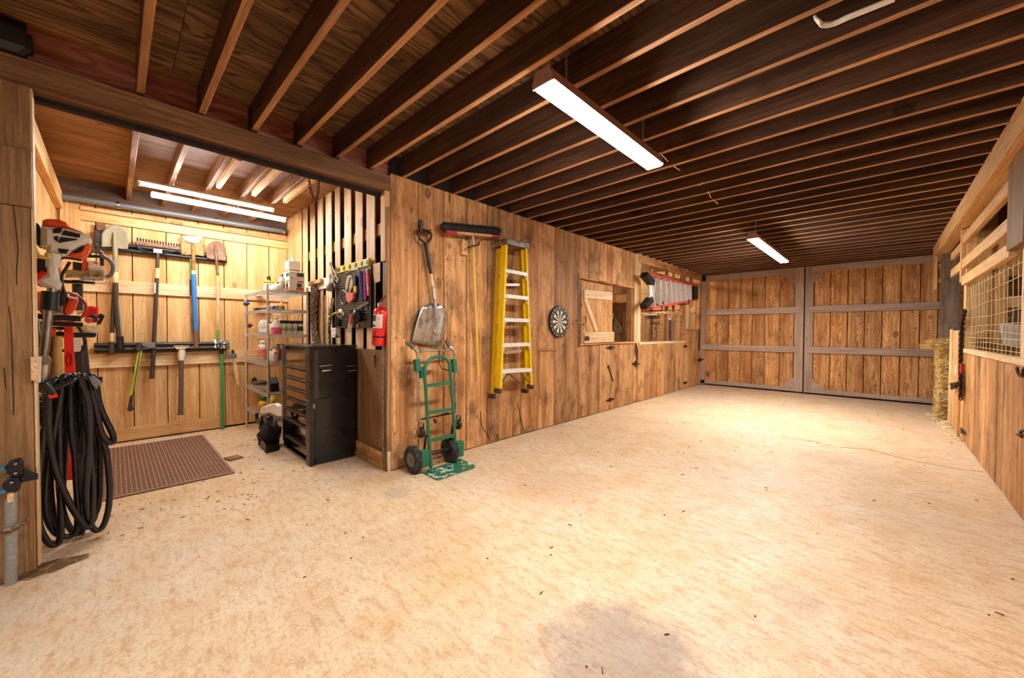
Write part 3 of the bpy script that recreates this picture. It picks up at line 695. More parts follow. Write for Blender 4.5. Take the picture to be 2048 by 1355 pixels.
# ================================================================== THINGS ON THE AISLE WALL
def PL(p0, n, px, py):
    d = ray(px, py); n = V(n); return EYE + d*((V(p0)-EYE).dot(n)/d.dot(n))
XW = V((1, 0, 0))
# ---- scoop shovel hung by its D grip
o = PX(-3.3, 845, 452)
t = thing('scoop_shovel', 'aluminium scoop shovel hanging by its black D grip above the hand truck', 'shovel', o)
S = lambda px, py, x=-3.29: PX(x, px, py)
mb = MB(); mb.tube(spline([S(851, 487), S(840, 477), S(836, 464), S(842, 459), S(852, 460), S(861, 464), S(862, 476), S(853, 487)], 4), .011, 7)
mb.tube([S(837, 462), S(861, 466)], .015, 8); mb.tube([S(851, 484), S(853, 497)], [.022, .018], 8); mb.build('grip', M_BLACK, t)
mb = MB(); mb.tube([S(852, 494), S(862, 548)], .0165, 10); mb.build('sleeve', M_BLACK, t)
mb = MB(); mb.tube([S(861.8, 547), S(865.5, 572)], .0165, 10); mb.build('shaft', M_TRIMW, t)
mb = MB(); mb.tube([S(865.3, 571), S(869, 600), S(871, 613, -3.275), S(873, 640, -3.28), S(871.5, 652, -3.29)], [.019, .018, .014, .010, .004], 8); mb.build('socket', M_ALU, t)
cols = 9; rows = []
L_ = [(848, 611), (842, 619), (837, 632), (833, 645), (829, 660), (826, 674), (823.5, 684)]
R_ = [(888, 611), (892, 617), (892.5, 628), (891, 644), (888, 662), (885, 678), (882, 693)]
for i, (a, b) in enumerate(zip(L_, R_)):
    v = i/6; r = []
    for j in range(cols):
        u = j/(cols-1); px = a[0]+(b[0]-a[0])*u; py = a[1]+(b[1]-a[1])*u - (5*math.sin(PI*u) if i == 0 else 0)
        dish = .045*(abs(2*u-1)**3)*(1-.5*v) + .02*(1-v)**2*0
        r.append(PX(-3.32+dish+.012*(1-v), px, py))
    rows.append(r)
mb = MB(); mb.surf(rows, (-.004, 0, 0))
mb.build('blade', M_ALU, t)
mb = MB()
for (a, b) in (((861, 642), (851, 674)), ((873, 660), (868, 662)), ((883, 641), (874, 674))):
    mb.tube([PX(-3.318, *a), PX(-3.312, (a[0]+b[0])/2, (a[1]+b[1])/2), PX(-3.318, *b)], [.002, .006, .002], 6)
mb.build('stiffening_rib', M_ALU, t)
t = thing('wall_hook', 'dark hook screwed high on the wall holding the scoop shovel', 'hook', PX(-3.35, 842, 448))
mb = MB(); mb.prism([PX(-3.345, *p) for p in ((839, 456), (839, 443), (842, 438), (845, 443), (846, 456))], (-.014, 0, 0)); mb.build('plate', M_DKSTEEL, t)
mb = MB(); mb.tube(spline([PX(-3.35, 842, 455), PX(-3.28, 842, 461), PX(-3.25, 842, 459), PX(-3.25, 843, 452)], 4), .006, 6); mb.tube([PX(-3.30, 834, 459), PX(-3.28, 863, 459)], .008, 7); mb.build('prong', worn('hook_red', '#a8462c', '#4a3a30', .5, scale=30), t)
# ---- push broom
o = PX(-3.25, 945, 472)
t = thing('push_broom', 'push broom with thick black bristles upward and a long yellow handle', 'broom', o)
a, b = PX(-3.25, 890, 464), PX(-3.25, 995, 473.5); ax = (b-a).normalized(); up_ = V((0, 0, 1))
mb = MB(); mb.bar(a, b, .026, .07, (0, 0, 1)); mb.build('block', worn('broom_block', '#b98a5c', '#caa070', .5, scale=6), t)
M_BR = plain('broom_red', '#a4232b', .45)
for p, q in ((a-ax*.002, a+ax*.13), (b-ax*.12, b+ax*.002)): mb = MB(); mb.bar(p, q, .028, .072, (0, 0, 1)); mb.build('painted_end', M_BR, t)
mb = MB(); L = (b-a).length
L0 = L
rows_ = [a+ax*(L*q/14)+V((0, 0, .052+.012*(q/14)))+V((0, 0, 0)) for q in range(-0, 15)]
mb.tube([rows_[0]-ax*.05]+[rows_[0]-ax*.03]+rows_+[rows_[-1]+ax*.02, rows_[-1]+ax*.035], [.012, .036]+[.046]*15+[.036, .012], 14)
for i in range(52):
    for j in range(9):
        u_ = (i+.5)/52; an = PI*(j/8)*1.15-PI*.075; p = a+ax*(L*(u_*1.08-.04))+V((0, 0, .052+.012*u_)); e = p+V((-.053*math.cos(an), 0, .053*math.sin(an)))*random.uniform(.92, 1.12)+ax*random.uniform(-.012, .012); p = p+(e-p)*.6
        mb.cyl(p, e, .006, .003, 4, cap=True, smooth=False)
mb.build('bristles', plain('broom_bristle', '#161414', .7, var=.4, scale=90), t, kind='stuff')
h0, h1 = PX(-3.25, 946, 477), PX(-3.29, 956.5, 751)
mb = MB(); mb.tube([PX(-3.25, 944.5, 470), h0, h0.lerp(h1, .05)], [.02, .016, .013], 8); mb.build('socket', M_STEEL, t)
mb = MB(); mb.tube([h0.lerp(h1, .03), h0.lerp(h1, .55), h1], .0125, 10); mb.build('handle', plain('yellow_handle', '#e6c24a', .45), t)
mb = MB(); mb.tube([PX(-3.25, 915, 467), h0.lerp(h1, .06)], .005, 6); mb.tube([PX(-3.25, 970, 472), h0.lerp(h1, .06)], .005, 6); mb.build('brace', M_STEEL, t)
t = thing('wooden_bracket', 'small wooden wall block with a black hook carrying the push broom', 'hook', PX(-3.34, 936, 488))
vb('block', (XL+.001, -3.31), (PX(-3.3, 926, 490).y, PX(-3.3, 937, 490).y), (2.18, 2.34), M_NEWPLANK, t, 'z')
mb = MB(); mb.tube(spline([PX(-3.33, 938, 493), PX(-3.22, 935, 495), PX(-3.19, 945, 492), PX(-3.21, 957, 490), PX(-3.22, 958, 485)], 5), .007, 7); mb.build('hook', M_BLACK, t)
# ---- yellow step ladder, folded, standing off the wall on a hanger
FX, BX = -3.09, -3.29
t = thing('step_ladder', 'yellow fibreglass step ladder with white steps hanging folded on the wall', 'ladder', PX(-3.2, 1030, 770))
def chan(mb, p, q, w, d, sgn):          # a C-shaped rail: web plus two flanges
    mb.bar(p, q, .005, d, (0, 1, 0)); ex = V((d/2, 0, 0)); w_ = V((0, sgn*w/2, 0))
    mb.bar(p+ex+w_, q+ex+w_, w, .004, (0, 1, 0)); mb.bar(p-ex+w_, q-ex+w_, w, .004, (0, 1, 0))
fl0, fl1 = PX(FX, 1011.5, 489), PX(FX, 1000, 778); fr0, fr1 = PX(FX, 1054, 496), PX(FX, 1064.5, 770)
bl0, bl1 = PX(BX, 996, 497), PX(BX, 984, 788); br0, br1 = PX(BX, 1042, 498), PX(BX, 1050, 778)
for p, q, sg, nm in ((fl0, fl1, 1, 'front_rail'), (fr0, fr1, -1, 'front_rail')):
    mb = MB(); chan(mb, p+V((-.035, 0, 0)), q+V((-.035, 0, 0)), .028, .075, sg); mb.build(nm, M_YEL, t)
for p, q, sg in ((bl0, bl1, 1), (br0, br1, -1)):
    mb = MB(); chan(mb, p, q, .022, .055, sg); mb.build('rear_rail', M_YEL, t)
M_STEP = worn('step_aluminium', '#e4e1dc', '#cfcac2', .4, .25, scale=30)
for (la, ra) in (((1012, 541.5), (1054, 549.5)), ((1009.5, 592), (1056, 597)), ((1007, 640), (1058, 641.5)), ((1005, 691), (1060.5, 689)), ((1003, 743.5), (1062.5, 740))):
    a, b = PX(FX, *la), PX(FX, *ra)
    mb = MB(); c = V((-.035, 0, 0)); mb.bar(a+c+V((0, 0, .022)), b+c+V((0, 0, .022)), .078, .004, (1, 0, 0)); mb.bar(a+V((.004, 0, .004)), b+V((.004, 0, .004)), .04, .004, (0, 0, 1)); mb.bar(a+c*2+V((0, 0, .004)), b+c*2+V((0, 0, .004)), .04, .004, (0, 0, 1))
    for k in range(6): mb.bar(a+c*2*(k+.5)/6+V((0, 0, .0255)), b+c*2*(k+.5)/6+V((0, 0, .0255)), .003, .003, (1, 0, 0))
    for p, q in ((a, b), (b, a)):
        u = (q-p).normalized(); mb.bar(p+V((0, 0, -.075)), p+u*.05+V((0, 0, -.01)), .018, .003, (1, 0, 0))
    st_ = mb.build('step', M_STEP, t)
for z in (.25, .5, .72):
    p, q = bl0.lerp(bl1, z), br0.lerp(br1, z); mb = MB(); mb.bar(p, q, .03, .012, (0, 0, 1)); mb.build('rear_brace', M_STEP, t)
a, b = PX(FX, 1011, 481), PX(FX, 1056, 491)
mb = MB(); mb.bar(a+V((-.115, 0, .02)), b+V((-.115, 0, .02)), .26, .01, (1, 0, 0)); mb.bar(a+V((.012, 0, -.006)), b+V((.012, 0, -.006)), .062, .006, (0, 0, 1)); mb.bar(a+V((-.115, -.006, -.01)), a+V((-.114, .0, -.01)), .06, .26, (0, 0, 1)); mb.bar(b+V((-.115, .0, -.01)), b+V((-.114, .006, -.01)), .06, .26, (0, 0, 1))
mb.build('top_cap', M_ALU, t)
for p in (fl1+V((-.035, 0, -.02)), fr1+V((-.035, 0, -.02)), bl1+V((0, 0, -.02)), br1+V((0, 0, -.02))):
    mb = MB(); mb.rbox(p, (.10, .045, .055), .008); mb.build('foot', worn('ladder_foot', '#4a3328', '#2a2120', .7), t)
mb = MB()
for p, q in ((fl0.lerp(fl1, .90), fl0.lerp(fl1, 1.0)), ):
    pass
m_ = (PX(FX, 1003, 745)+PX(FX, 1062, 741))/2
for p, q in ((m_+V((-.03, -.12, -.02)), fl1+V((-.03, .02, .03))), (m_+V((-.03, .10, -.02)), fr1+V((-.03, -.02, .03))), (m_+V((-.18, .02, -.02)), br1+V((0, -.02, .03)))):
    mb = MB(); mb.bar(p, q, .03, .006, (1, 0, 0)); mb.build('knee_brace', M_GREYPL, t)
t = thing('ladder_hanger', 'bent wire hanger on the wall beside the yellow step ladder top', 'hook', PX(-3.35, 991, 490))
mb = MB(); mb.tube(spline([PX(-3.35, 998, 500), PX(-3.33, 988, 501), PX(-3.33, 987, 479), PX(-3.30, 991, 478), PX(-3.2, 1001, 483), PX(-3.2, 1004, 487)], 4), .005, 6); mb.tube([PX(-3.345, 994, 478), PX(-3.345, 994, 503)], .006, 6); mb.build('wire', M_STEEL, t)
# ---- dartboard
o = V((XL+.004, 4.432, 1.482)); r0 = .222
t = thing('dartboard', 'round black and white dartboard with numbered rim hanging on the planks', 'dartboard', o)
mb = MB(); mb.lathe(o, XW, [(r0, 0), (r0+.004, .012), (r0, .030), (r0*.99, .032)], 48); mb.build('board', M_BLACK, t)
m1, m2 = plain('dart_cream', '#e9e2d0', .7), plain('dart_black', '#1c1a17', .7); m3, m4 = plain('dart_red', '#8c4a2c', .7), plain('dart_green', '#4d5a34', .7)
mb = MB(); zf = .0335
def sect(ra, rb, k, mi, q=0.0):
    vs = []
    for r_ in (ra, rb):
        for s_ in range(5): a_ = PI/2+(k-.5+s_/4)*PI/10; vs.append(o+V((zf+q, r_*math.cos(a_), r_*math.sin(a_))))
    mb.add(vs, [(i, i+1, i+6, i+5) for i in range(4)], mi)
for k in range(20):
    d_ = k % 2
    sect(.012, .098, k, 1-d_); sect(.098, .108, k, 3-d_, .0004); sect(.108, .158, k, 1-d_); sect(.158, .170, k, 3-d_, .0004)
mb.build('sectors', [m1, m2, m3, m4], t)
mb = MB(); mb.lathe(o+V((.031, 0, 0)), XW, [(.013, 0), (.012, .004)], 16); mb.build('bullseye', m4, t)
for r_ in (.0985, .108, .158, .170): mb = MB(); mb.ring(o+V((.034, 0, 0)), XW, r_, .0007, 48, 4); mb.build('wire_ring', M_STEEL, t)
for k, nn in enumerate((20, 5, 12, 9, 14, 11, 8, 16, 7, 19, 3, 17, 2, 15, 10, 6, 13, 4, 18, 1)):
    a_ = PI/2-k*PI/10*(-1); u = V((0, math.cos(a_), math.sin(a_)))
    text_mesh('number', str(nn), .036, m1, t, o+V((.0335, 0, 0))+u*.196, (0, math.sin(a_), -math.cos(a_)), u, .0012)
# ---- convertible hand truck
HB = PZ(.02, 860, 939); HT_n = V((1, 0, .075))
H = lambda px, py, dx=0: PL(HB+V((dx, 0, 0)), HT_n, px, py)
M_HG = worn('green_paint', '#1d6a4e', '#54806a', .42, .1, scale=30, lo=.6, hi=.7)
t = thing('hand_truck', 'green convertible hand truck with silver handles standing against the planks', 'hand truck', V((HB.x, HB.y+.15, 0)))
mb = MB()
mb.tube(spline([H(862, 938), H(858, 880), H(853, 800), H(849.5, 745), H(852, 730), H(861, 718), H(874, 713), H(888, 715), H(898, 724), H(901, 742)], 5)+spline([H(901, 742), H(904, 790), H(908, 850), H(912, 900), H(913, 922)], 5)[1:], .0165, 9)
mb.build('frame', M_HG, t)
for (a, b) in (((852, 771), (902, 765)), ((855, 825), (906, 817.5)), ((858, 881), (909, 869.5))):
    mb = MB(); mb.bar(H(*a), H(*b), .03, .014, (0, 0, 1)); mb.build('crossbar', M_HG, t)
mb = MB(); p = [PZ(.004, 845, 945), PZ(.004, 873, 959.5), PZ(.004, 878, 959.5), PZ(.004, 949, 935), PZ(.004, 950, 931), PZ(.004, 920, 917)]
mb.prism(p, (0, 0, .006)); mb.build('toe_plate', worn('toe_plate_paint', '#2f7458', '#d9ded0', .5, .2, scale=13, lo=.54, hi=.58), t, 'green toe plate with paint worn off')
mb = MB(); mb.bar(H(861, 936), PZ(.012, 861, 944), .03, .02, (0, 1, 0)); mb.bar(H(913, 918), PZ(.012, 916, 922), .03, .02, (0, 1, 0)); mb.build('plate_bracket', M_HG, t)
M_TYRE = worn('tyre_rubber', '#252423', '#4a4744', .8, scale=30)
for (wx, wy, hubm) in ((826.5, 914.5, M_GREYPL), (900, 896, M_BLACK)):
    c = PL(HB+V((-.09, 0, 0)), (1, 0, 0), wx, wy); c.z = .128; ya = V((0, 1, 0))
    mb = MB(); mb.lathe(c-ya*.035, ya, [(.066, .012), (.07, -.0), (.095, -.004), (.118, .006), (.127, .022), (.128, .035), (.127, .048), (.118, .064), (.095, .074), (.07, .07), (.066, .058)], 28)
    for k in range(28):
        a_ = 2*PI*k/28; u = V((math.cos(a_), 0, math.sin(a_))); mb.bar(c+u*.1275-ya*.026, c+u*.1275+ya*.026, .004, .008, u)
    w = mb.build('wheel', M_TYRE, t)
    mb = MB(); mb.lathe(c-ya*.030, ya, [(.068, 0), (.06, .012), (.03, .016), (.028, .06), (.068, .062)], 20); mb.lathe(c-ya*.045, ya, [(.018, 0), (.018, .09)], 12); mb.build('rim', hubm, w)
    mb = MB(); q = c+V((.075, .06 if wx < 850 else .045, .0)); mb.rbox(q+V((.02, 0, .02)), (.05, .085, .16), .008); mb.build('fender', M_HG, t)
mb = MB(); y0_, y1_ = PL(HB+V((-.09, 0, 0)), (1, 0, 0), 826.5, 914).y, PL(HB+V((-.09, 0, 0)), (1, 0, 0), 900, 896).y
mb.cyl((HB.x-.09, y0_, .128), (HB.x-.09, y1_, .128), .009, n=8); mb.bar(H(860, 905), V((HB.x-.09, HB.y+.02, .14)), .02, .012, (0, 1, 0)); mb.bar(H(911, 890), V((HB.x-.09, HB.y+.29, .14)), .02, .012, (0, 1, 0)); mb.cyl(H(863, 903), H(909, 894), .008, n=8)
mb.bar(H(852, 870), V((HB.x-.09, HB.y-.01, .16)), .018, .012, (0, 1, 0)); mb.bar(H(905, 850), V((HB.x-.09, HB.y+.30, .16)), .018, .012, (0, 1, 0))
mb.build('axle', M_BLACK, t)
# silver extension handles
dx = -.035
for (gx, gy, hx, hy, pts) in ((813, 684, 828, 695, [(831, 698), (835.5, 708), (836, 720), (836.5, 765), (837, 842)]), (893, 681, 902, 693, [(905, 697), (908.5, 706), (909.5, 722), (910.5, 765), (911.5, 826)])):
    P = [H(*q, dx) for q in pts]; g1 = H(hx, hy, dx)+V((-.02, 0, 0)); g0 = PX(g1.x-.075, gx, gy)
    mb = MB(); mb.tube([g1]+spline(P, 4), .0145, 9); mb.build('handle_tube', M_ALU, t)
    mb = MB(); mb.tube([g0, g0.lerp(g1, .15), g1], [.018, .021, .020], 10); mb.build('grip', M_GREYPL, t)
mb = MB(); mb.tube([H(832, 702, dx), H(906, 699, dx)], .0115, 8); mb.build('handle_crossbar', M_ALU, t)
for q in (((833, 718), (835, 742), .05), ((843, 733), (843, 756), .035), ((907, 718), (908.5, 744), .045)):
    mb = MB(); a, b = H(*q[0], -.03), H(*q[1], -.03); mb.bar(a, b, q[2], .05, (0, 1, 0)); mb.build('bracket', M_HG, t)
mb = MB(); mb.tube([H(852, 749, .0), H(856, 748, .03), H(858, 741, .03), H(861, 741, .03)], .005, 6); mb.tube([H(878, 700, -.03), H(879, 728, -.03), H(884, 737, -.03), H(901, 741, -.02)], .006, 6); mb.build('latch', M_DKSTEEL, t)
mb = MB(); mb.tube([H(842, 838, -.05), H(905, 826, -.05)], .007, 6); mb.tube([H(858, 836, -.04), H(897, 825, -.04)], .006, 6); mb.tube([H(868, 838, -.04), H(872, 845, -.04)], .012, 6); mb.build('lower_rod', M_BLACK, t)
for (cx, cy) in ((841.5, 864), (916, 848)):
    c = H(cx, cy, -.06); ya = V((0, 1, 0))
    mb = MB(); mb.lathe(c-ya*.017, ya, [(.03, 0), (.05, .002), (.054, .017), (.05, .032), (.03, .034)], 20); w = mb.build('caster', M_BLKRUB, t)
    mb = MB(); mb.lathe(c-ya*.02, ya, [(.02, 0), (.018, .04)], 12)
    for s_ in (-1, 1): mb.bar(c+ya*.026*s_+V((0, 0, 0)), c+ya*.022*s_+V((.01, 0, .085)), .03, .003, (1, 0, 0))
    mb.rbox(c+V((.01, 0, .09)), (.04, .05, .012), .003); mb.build('caster_fork', M_STEEL, w)
# ---- chain hanging on the corner post
t = thing('corner_chain', 'thin bright chain hanging from a ring down the corner post', 'chain', PX(-3.40, 777, 686))
A = PX(-3.405, 777, 690); B = PX(-3.405, 775, 905)
A.y = B.y = 1.768
mb = MB(); chain_geo(mb, [A, A.lerp(B, .5), B], .032, .017, .0030); mb.build('chain', M_CHAIN, t)
mb = MB(); mb.ring(A+V((0, 0, .025)), (.5, 1, 0), .016, .0035, 14, 6); mb.build('ring', M_STEEL, t)
mb = MB(); mb.tube(spline([B, B+V((-.01, -.01, -.02)), B+V((-.025, -.01, -.03)), B+V((-.03, -.01, -.005))], 4), .004, 6); mb.build('snap_hook', M_STEEL, t)
# ---- shutter door of the first stall
t = thing('window_shutter', 'wooden stall window shutter with a diagonal brace standing open', 'shutter', (XL+.02, 5.4, 1.17))
sx = XL+.012
for a, b in ((4.99, 5.12), (5.125, 5.40), (5.405, 5.66), (5.665, 5.93)): vb('board', (sx, sx+.022), (a, b), (1.17, 2.12), M_DOORPL, t, 'z')
a = [PX(sx+.03, *q) for q in ((1168, 587), (1224, 592.5))]; board('batten', a[0], a[1], .135, .022, (0, 0, 1), M_TRIMW, t)
a = [PX(sx+.03, *q) for q in ((1168, 675), (1227, 673))]; board('batten', a[0], a[1], .17, .022, (0, 0, 1), M_TRIMW, t)
a = [PX(sx+.03, *q) for q in ((1170, 596), (1193, 662))]; board('diagonal_brace', a[0], a[1], .085, .022, (0, 1, 0), M_TRIMW, t)
mb = MB(); mb.rbox(PX(sx+.045, 1174, 676.5), (.01, .12, .07), .003); mb.build('latch_plate', M_RUST, t)
mb = MB(); mb.tube(spline([PX(XL+.02, 1152, 640), PX(XL+.06, 1156, 643), PX(XL+.09, 1161, 645), PX(XL+.06, 1162, 641)], 4), .008, 6); mb.build('hook', M_STEEL, t)
mb = MB(); mb.tube(spline([PX(sx+.03, 1168, 632), PX(sx+.05, 1171, 637), PX(sx+.05, 1171, 645), PX(sx+.04, 1166, 648), PX(sx+.05, 1172, 653)], 4), .005, 5); mb.build('wire_tie', M_RUST, t)
# ---- gear seen through that opening
t = thing('coiled_rope', 'pale coiled rope and green strap hanging behind the open shutter', 'rope', (-3.9, 7.05, 1.5))
P = lambda px, py, y=7.02: PY(y, px, py)
mb = MB()
for k in range(4): mb.tube(spline([P(1226, 640+k*3), P(1233, 655+k*3), P(1243, 657+k*2), P(1236, 645), P(1230, 632)], 5), .012, 6)
mb.build('rope', plain('pale_rope', '#a58f72', .8), t)
mb = MB(); mb.tube(spline([P(1224, 612), P(1223, 622), P(1226, 640), P(1223, 655)], 5), .035, 7); mb.build('strap', worn('green_strap', '#2f7a3a', '#123a5e', .6, scale=25), t)
mb = MB(); mb.tube([P(1225, 626, 7.0), P(1224, 638, 7.0)], .035, 8); mb.build('reflective_patch', M_WHITE, t)
# ---- red orchard style extension ladder lying on its side above the mesh
t = thing('red_ladder', 'red and aluminium folding ladder hung sideways above the stall mesh', 'ladder', PX(-3.2, 1340, 590))
LX = -3.17
M_LR = plain('red_fibreglass', '#d8433a', .4)
u0, u1, d0, d1 = PX(LX, 1297, 549), PX(LX, 1393, 572), PX(LX, 1302, 616), PX(LX, 1393, 599)
for p, q in ((u0, u1), (d0, d1)):
    for xo in (0, -.12): mb = MB(); o_ = V((xo, 0, 0)); mb.bar(p+o_, q+o_, .03, .075 if xo == 0 else .05, (0, 0, 1)); mb.build('side_rail', M_LR, t)
for k in range(9):
    f_ = (k+.3)/9; p, q = u0.lerp(u1, f_), d0.lerp(d1, f_)
    mb = MB(); mb.bar(p+V((.01, 0, -.02)), q+V((.01, 0, .02)), .016, .09, (0, 1, 0)); mb.bar(p+V((.03, .05, -.02)), q+V((.03, .05, .02)), .006, .006, (0, 1, 0)); mb.build('step', M_STEP, t)
    if k: mb = MB(); mb.tube([p+V((-.10, .12, -.02)), q+V((-.10, .12, .02))], .016, 6); mb.build('rear_rung', M_ALU, t)
for k in range(3): mb = MB(); p = d0.lerp(d1, .03+.1*k); mb.bar(p+V((-.02, 0, .03)), p+V((-.02, .16, .26)), .03, .008, (1, 0, 0)); mb.build('knee_brace', M_ALU, t)
for p, q in ((PX(LX, 1288, 549), PX(LX, 1303, 566)), (PX(LX, 1300, 598), PX(LX, 1287, 613))):
    mb = MB(); mb.bar(p, q, .10, .13, (0, 1, 0)); mb.build('foot', M_BLACK, t)
p, q = PX(LX, 1386, 573), PX(LX, 1386, 598); mb = MB(); mb.bar(p, q, .22, .16, (0, 1, 0)); mb.build('top_cap', M_BLACK, t)
mb = MB(); p, q = PX(LX, 1301, 570), PX(LX, 1301, 598); mb.bar(p, q, .16, .04, (0, 1, 0)); mb.build('end_step', M_STEP, t)
t = thing('ladder_bracket', 'pair of dark iron arms holding the sideways red ladder', 'bracket', (XL, 8.3, 1.75))
for px in (1318, 1372):
    a = PX(LX, px, 616 if px < 1350 else 603); a.z -= .05; mb = MB(); mb.bar(V((XL+.0, a.y, a.z)), V((LX+.06, a.y, a.z)), .03, .02, (0, 1, 0)); mb.bar(V((LX+.06, a.y, a.z-.01)), V((LX+.06, a.y, a.z+.10)), .03, .012, (0, 1, 0)); mb.build('arm', M_DKSTEEL, t)
# ---- forks and rake on the end partition, seen through the mesh
E_ = lambda px, py, y=10.40: PY(y, px, py)
t = thing('pitchfork', 'white tined manure fork hanging head up with a dark handle behind mesh', 'fork', E_(1340, 680))
mb = MB(); mb.tube([E_(1340, 640), E_(1340, 682)], .035, 8); mb.build('handle', plain('dark_blue_handle', '#343550', .5), t)
mb = MB(); mb.tube([E_(1321, 617), E_(1357, 617)], .014, 6); mb.tube([E_(1322, 618), E_(1336, 629), E_(1340, 640)], .014, 6); mb.tube([E_(1356, 618), E_(1344, 629), E_(1340, 640)], .014, 6); mb.tube([E_(1337, 617), E_(1338, 640)], .014, 6); mb.tube([E_(1344, 617), E_(1342, 640)], .014, 6)
mb.build('tines', M_WHITE, t)
t = thing('stall_rake', 'T shaped rake with a white head and brown handle behind the mesh', 'rake', E_(1300, 680))
mb = MB(); mb.tube([E_(1286, 629), E_(1315, 629)], .035, 8); mb.build('head', M_WHITE, t)
mb = MB(); mb.tube([E_(1301, 622), E_(1299, 682)], .022, 8); mb.build('handle', M_POST, t)
t = thing('dark_handle_broom', 'broom with a plain dark brown handle beside the rake behind mesh', 'broom', E_(1304, 680))
mb = MB(); mb.tube([E_(1304, 634, 10.3), E_(1303.5, 681, 10.3)], .022, 8); mb.build('handle', plain('brown_handle', '#4a2e22', .6), t)
mb = MB(); mb.rbox(E_(1304, 634, 10.3), (.20, .04, .06), .01); mb.build('head', M_BLACK, t)
# ---- iron hardware on the stall fronts
def strap_hinge(px, py, label):
    c = PX(XL+.012, px, py); t = thing('strap_hinge', label, 'hinge', c)
    mb = MB()
    for s_ in (-1, 1): mb.prism([c+V((-.006, s_*.01, .03)), c+V((-.006, s_*.07, .022)), c+V((-.006, s_*.16, .0)), c+V((-.006, s_*.07, -.022)), c+V((-.006, s_*.01, -.03))], (.005, 0, 0))
    mb.cyl(c+V((0, 0, -.035)), c+V((0, 0, .035)), .009, n=8); mb.build('leaf', M_RUST, t)
strap_hinge(1221, 695, 'rusty strap hinge just under the sill of the open shutter')
strap_hinge(1221, 799, 'rusty strap hinge low on the stall door near the floor joint')
strap_hinge(1371, 692, 'rusty strap hinge at the upper corner of the far half door')
strap_hinge(1371, 765, 'rusty strap hinge low beside the far half door')
t = thing('door_latch', 'rusty gate latch with a short chain hanging below the light stall post', 'latch', PX(XL+.02, 1272, 727))
mb = MB(); c = PX(XL+.02, 1272, 727); mb.bar(c+V((0, -.12, .01)), c+V((0, .14, -.01)), .03, .015, (0, 0, 1)); mb.rbox(c, (.03, .06, .10), .006); mb.bar(c+V((.01, .02, 0)), c+V((.01, .0, -.10)), .02, .012, (0, 1, 0)); mb.build('bolt', M_RUST, t)
mb = MB(); chain_geo(mb, spline([PX(XL+.02, 1272, 688), PX(XL+.02, 1275, 702), PX(XL+.02, 1274, 718), PX(XL+.03, 1272, 726)], 4), .045, .024, .005); chain_geo(mb, spline([PX(XL+.02, 1272, 688), PX(XL+.02, 1271, 702), PX(XL+.03, 1273, 712)], 4), .045, .024, .005); mb.build('chain', M_RUST, t)
t = thing('kick_plate', 'narrow rusty iron strip screwed slanting on the stall planks', 'plate', PX(XL, 1221, 745))
mb = MB(); mb.bar(PX(XL+.008, 1217, 732), PX(XL+.008, 1226, 762), .03, .008, (0, 1, 0)); mb.rbox(PX(XL+.01, 1217, 733), (.02, .05, .05), .004); mb.build('strip', M_RUST, t)
t = thing('barn_door_hook', 'small iron hook latch at the left edge of the far barn door', 'latch', PX(XL+.02, 1402, 719))
c = PX(XL+.02, 1400, 719); mb = MB(); mb.bar(c+V((0, -.2, 0)), c+V((.05, .35, .02)), .02, .02, (0, 0, 1)); mb.rbox(c, (.03, .08, .10), .005); mb.build('hook', M_RUST, t)
t = thing('door_bolt', 'small pale bolt near the top of the right barn door', 'bolt', PY(10.55, 1792, 532))
mb = MB(); c = PY(10.57, 1792, 532); mb.rbox(c, (.03, .012, .07), .004); mb.cyl(c+V((0, -.01, -.03)), c+V((0, -.01, .04)), .006, n=6); mb.build('bolt', M_STEEL, t)
# ================================================================== TOOL BAY: TOOLS ON THE FAR WALL
TX = -6.43
T = lambda px, py, x=TX: PX(x, px, py)
def rail_holder(label, z0, z1, y0, y1):
    t = thing('tool_rail', label, 'rack', V((XT+.03, (y0+y1)/2, z0)))
    h = (z1-z0)/2
    for k in range(2):
        mb = MB(); mb.cyl((XT+.062, y0, z0+h*(k+.5)), (XT+.062, y1, z0+h*(k+.5)), h*.48, n=10); mb.bb((XT+.031, XT+.06), (y0+.01, y1-.01), (z0+h*k+.006, z0+h*(k+1)-.006)); mb.build('track', M_BLACK, t)
    return t
rail_holder('upper black tool holder rail carrying the shovels', 2.255, 2.365, -.15, 1.08)
rail_holder('lower black tool holder rail carrying the axes', 1.075, 1.19, -.16, 1.09)
M_BLD1 = worn('muddy_blade', '#8d877a', '#a5935c', .6, .2, scale=30, lo=.42, hi=.68)
M_BLD2 = worn('rusty_blade', '#a8713a', '#6d4a2c', .6, .2, scale=18)
M_BLD3 = worn('brown_blade', '#6e4a34', '#a28c78', .55, .2, scale=22, lo=.55, hi=.65)
M_DKHAN = plain('charcoal_handle', '#3a302b', .5)
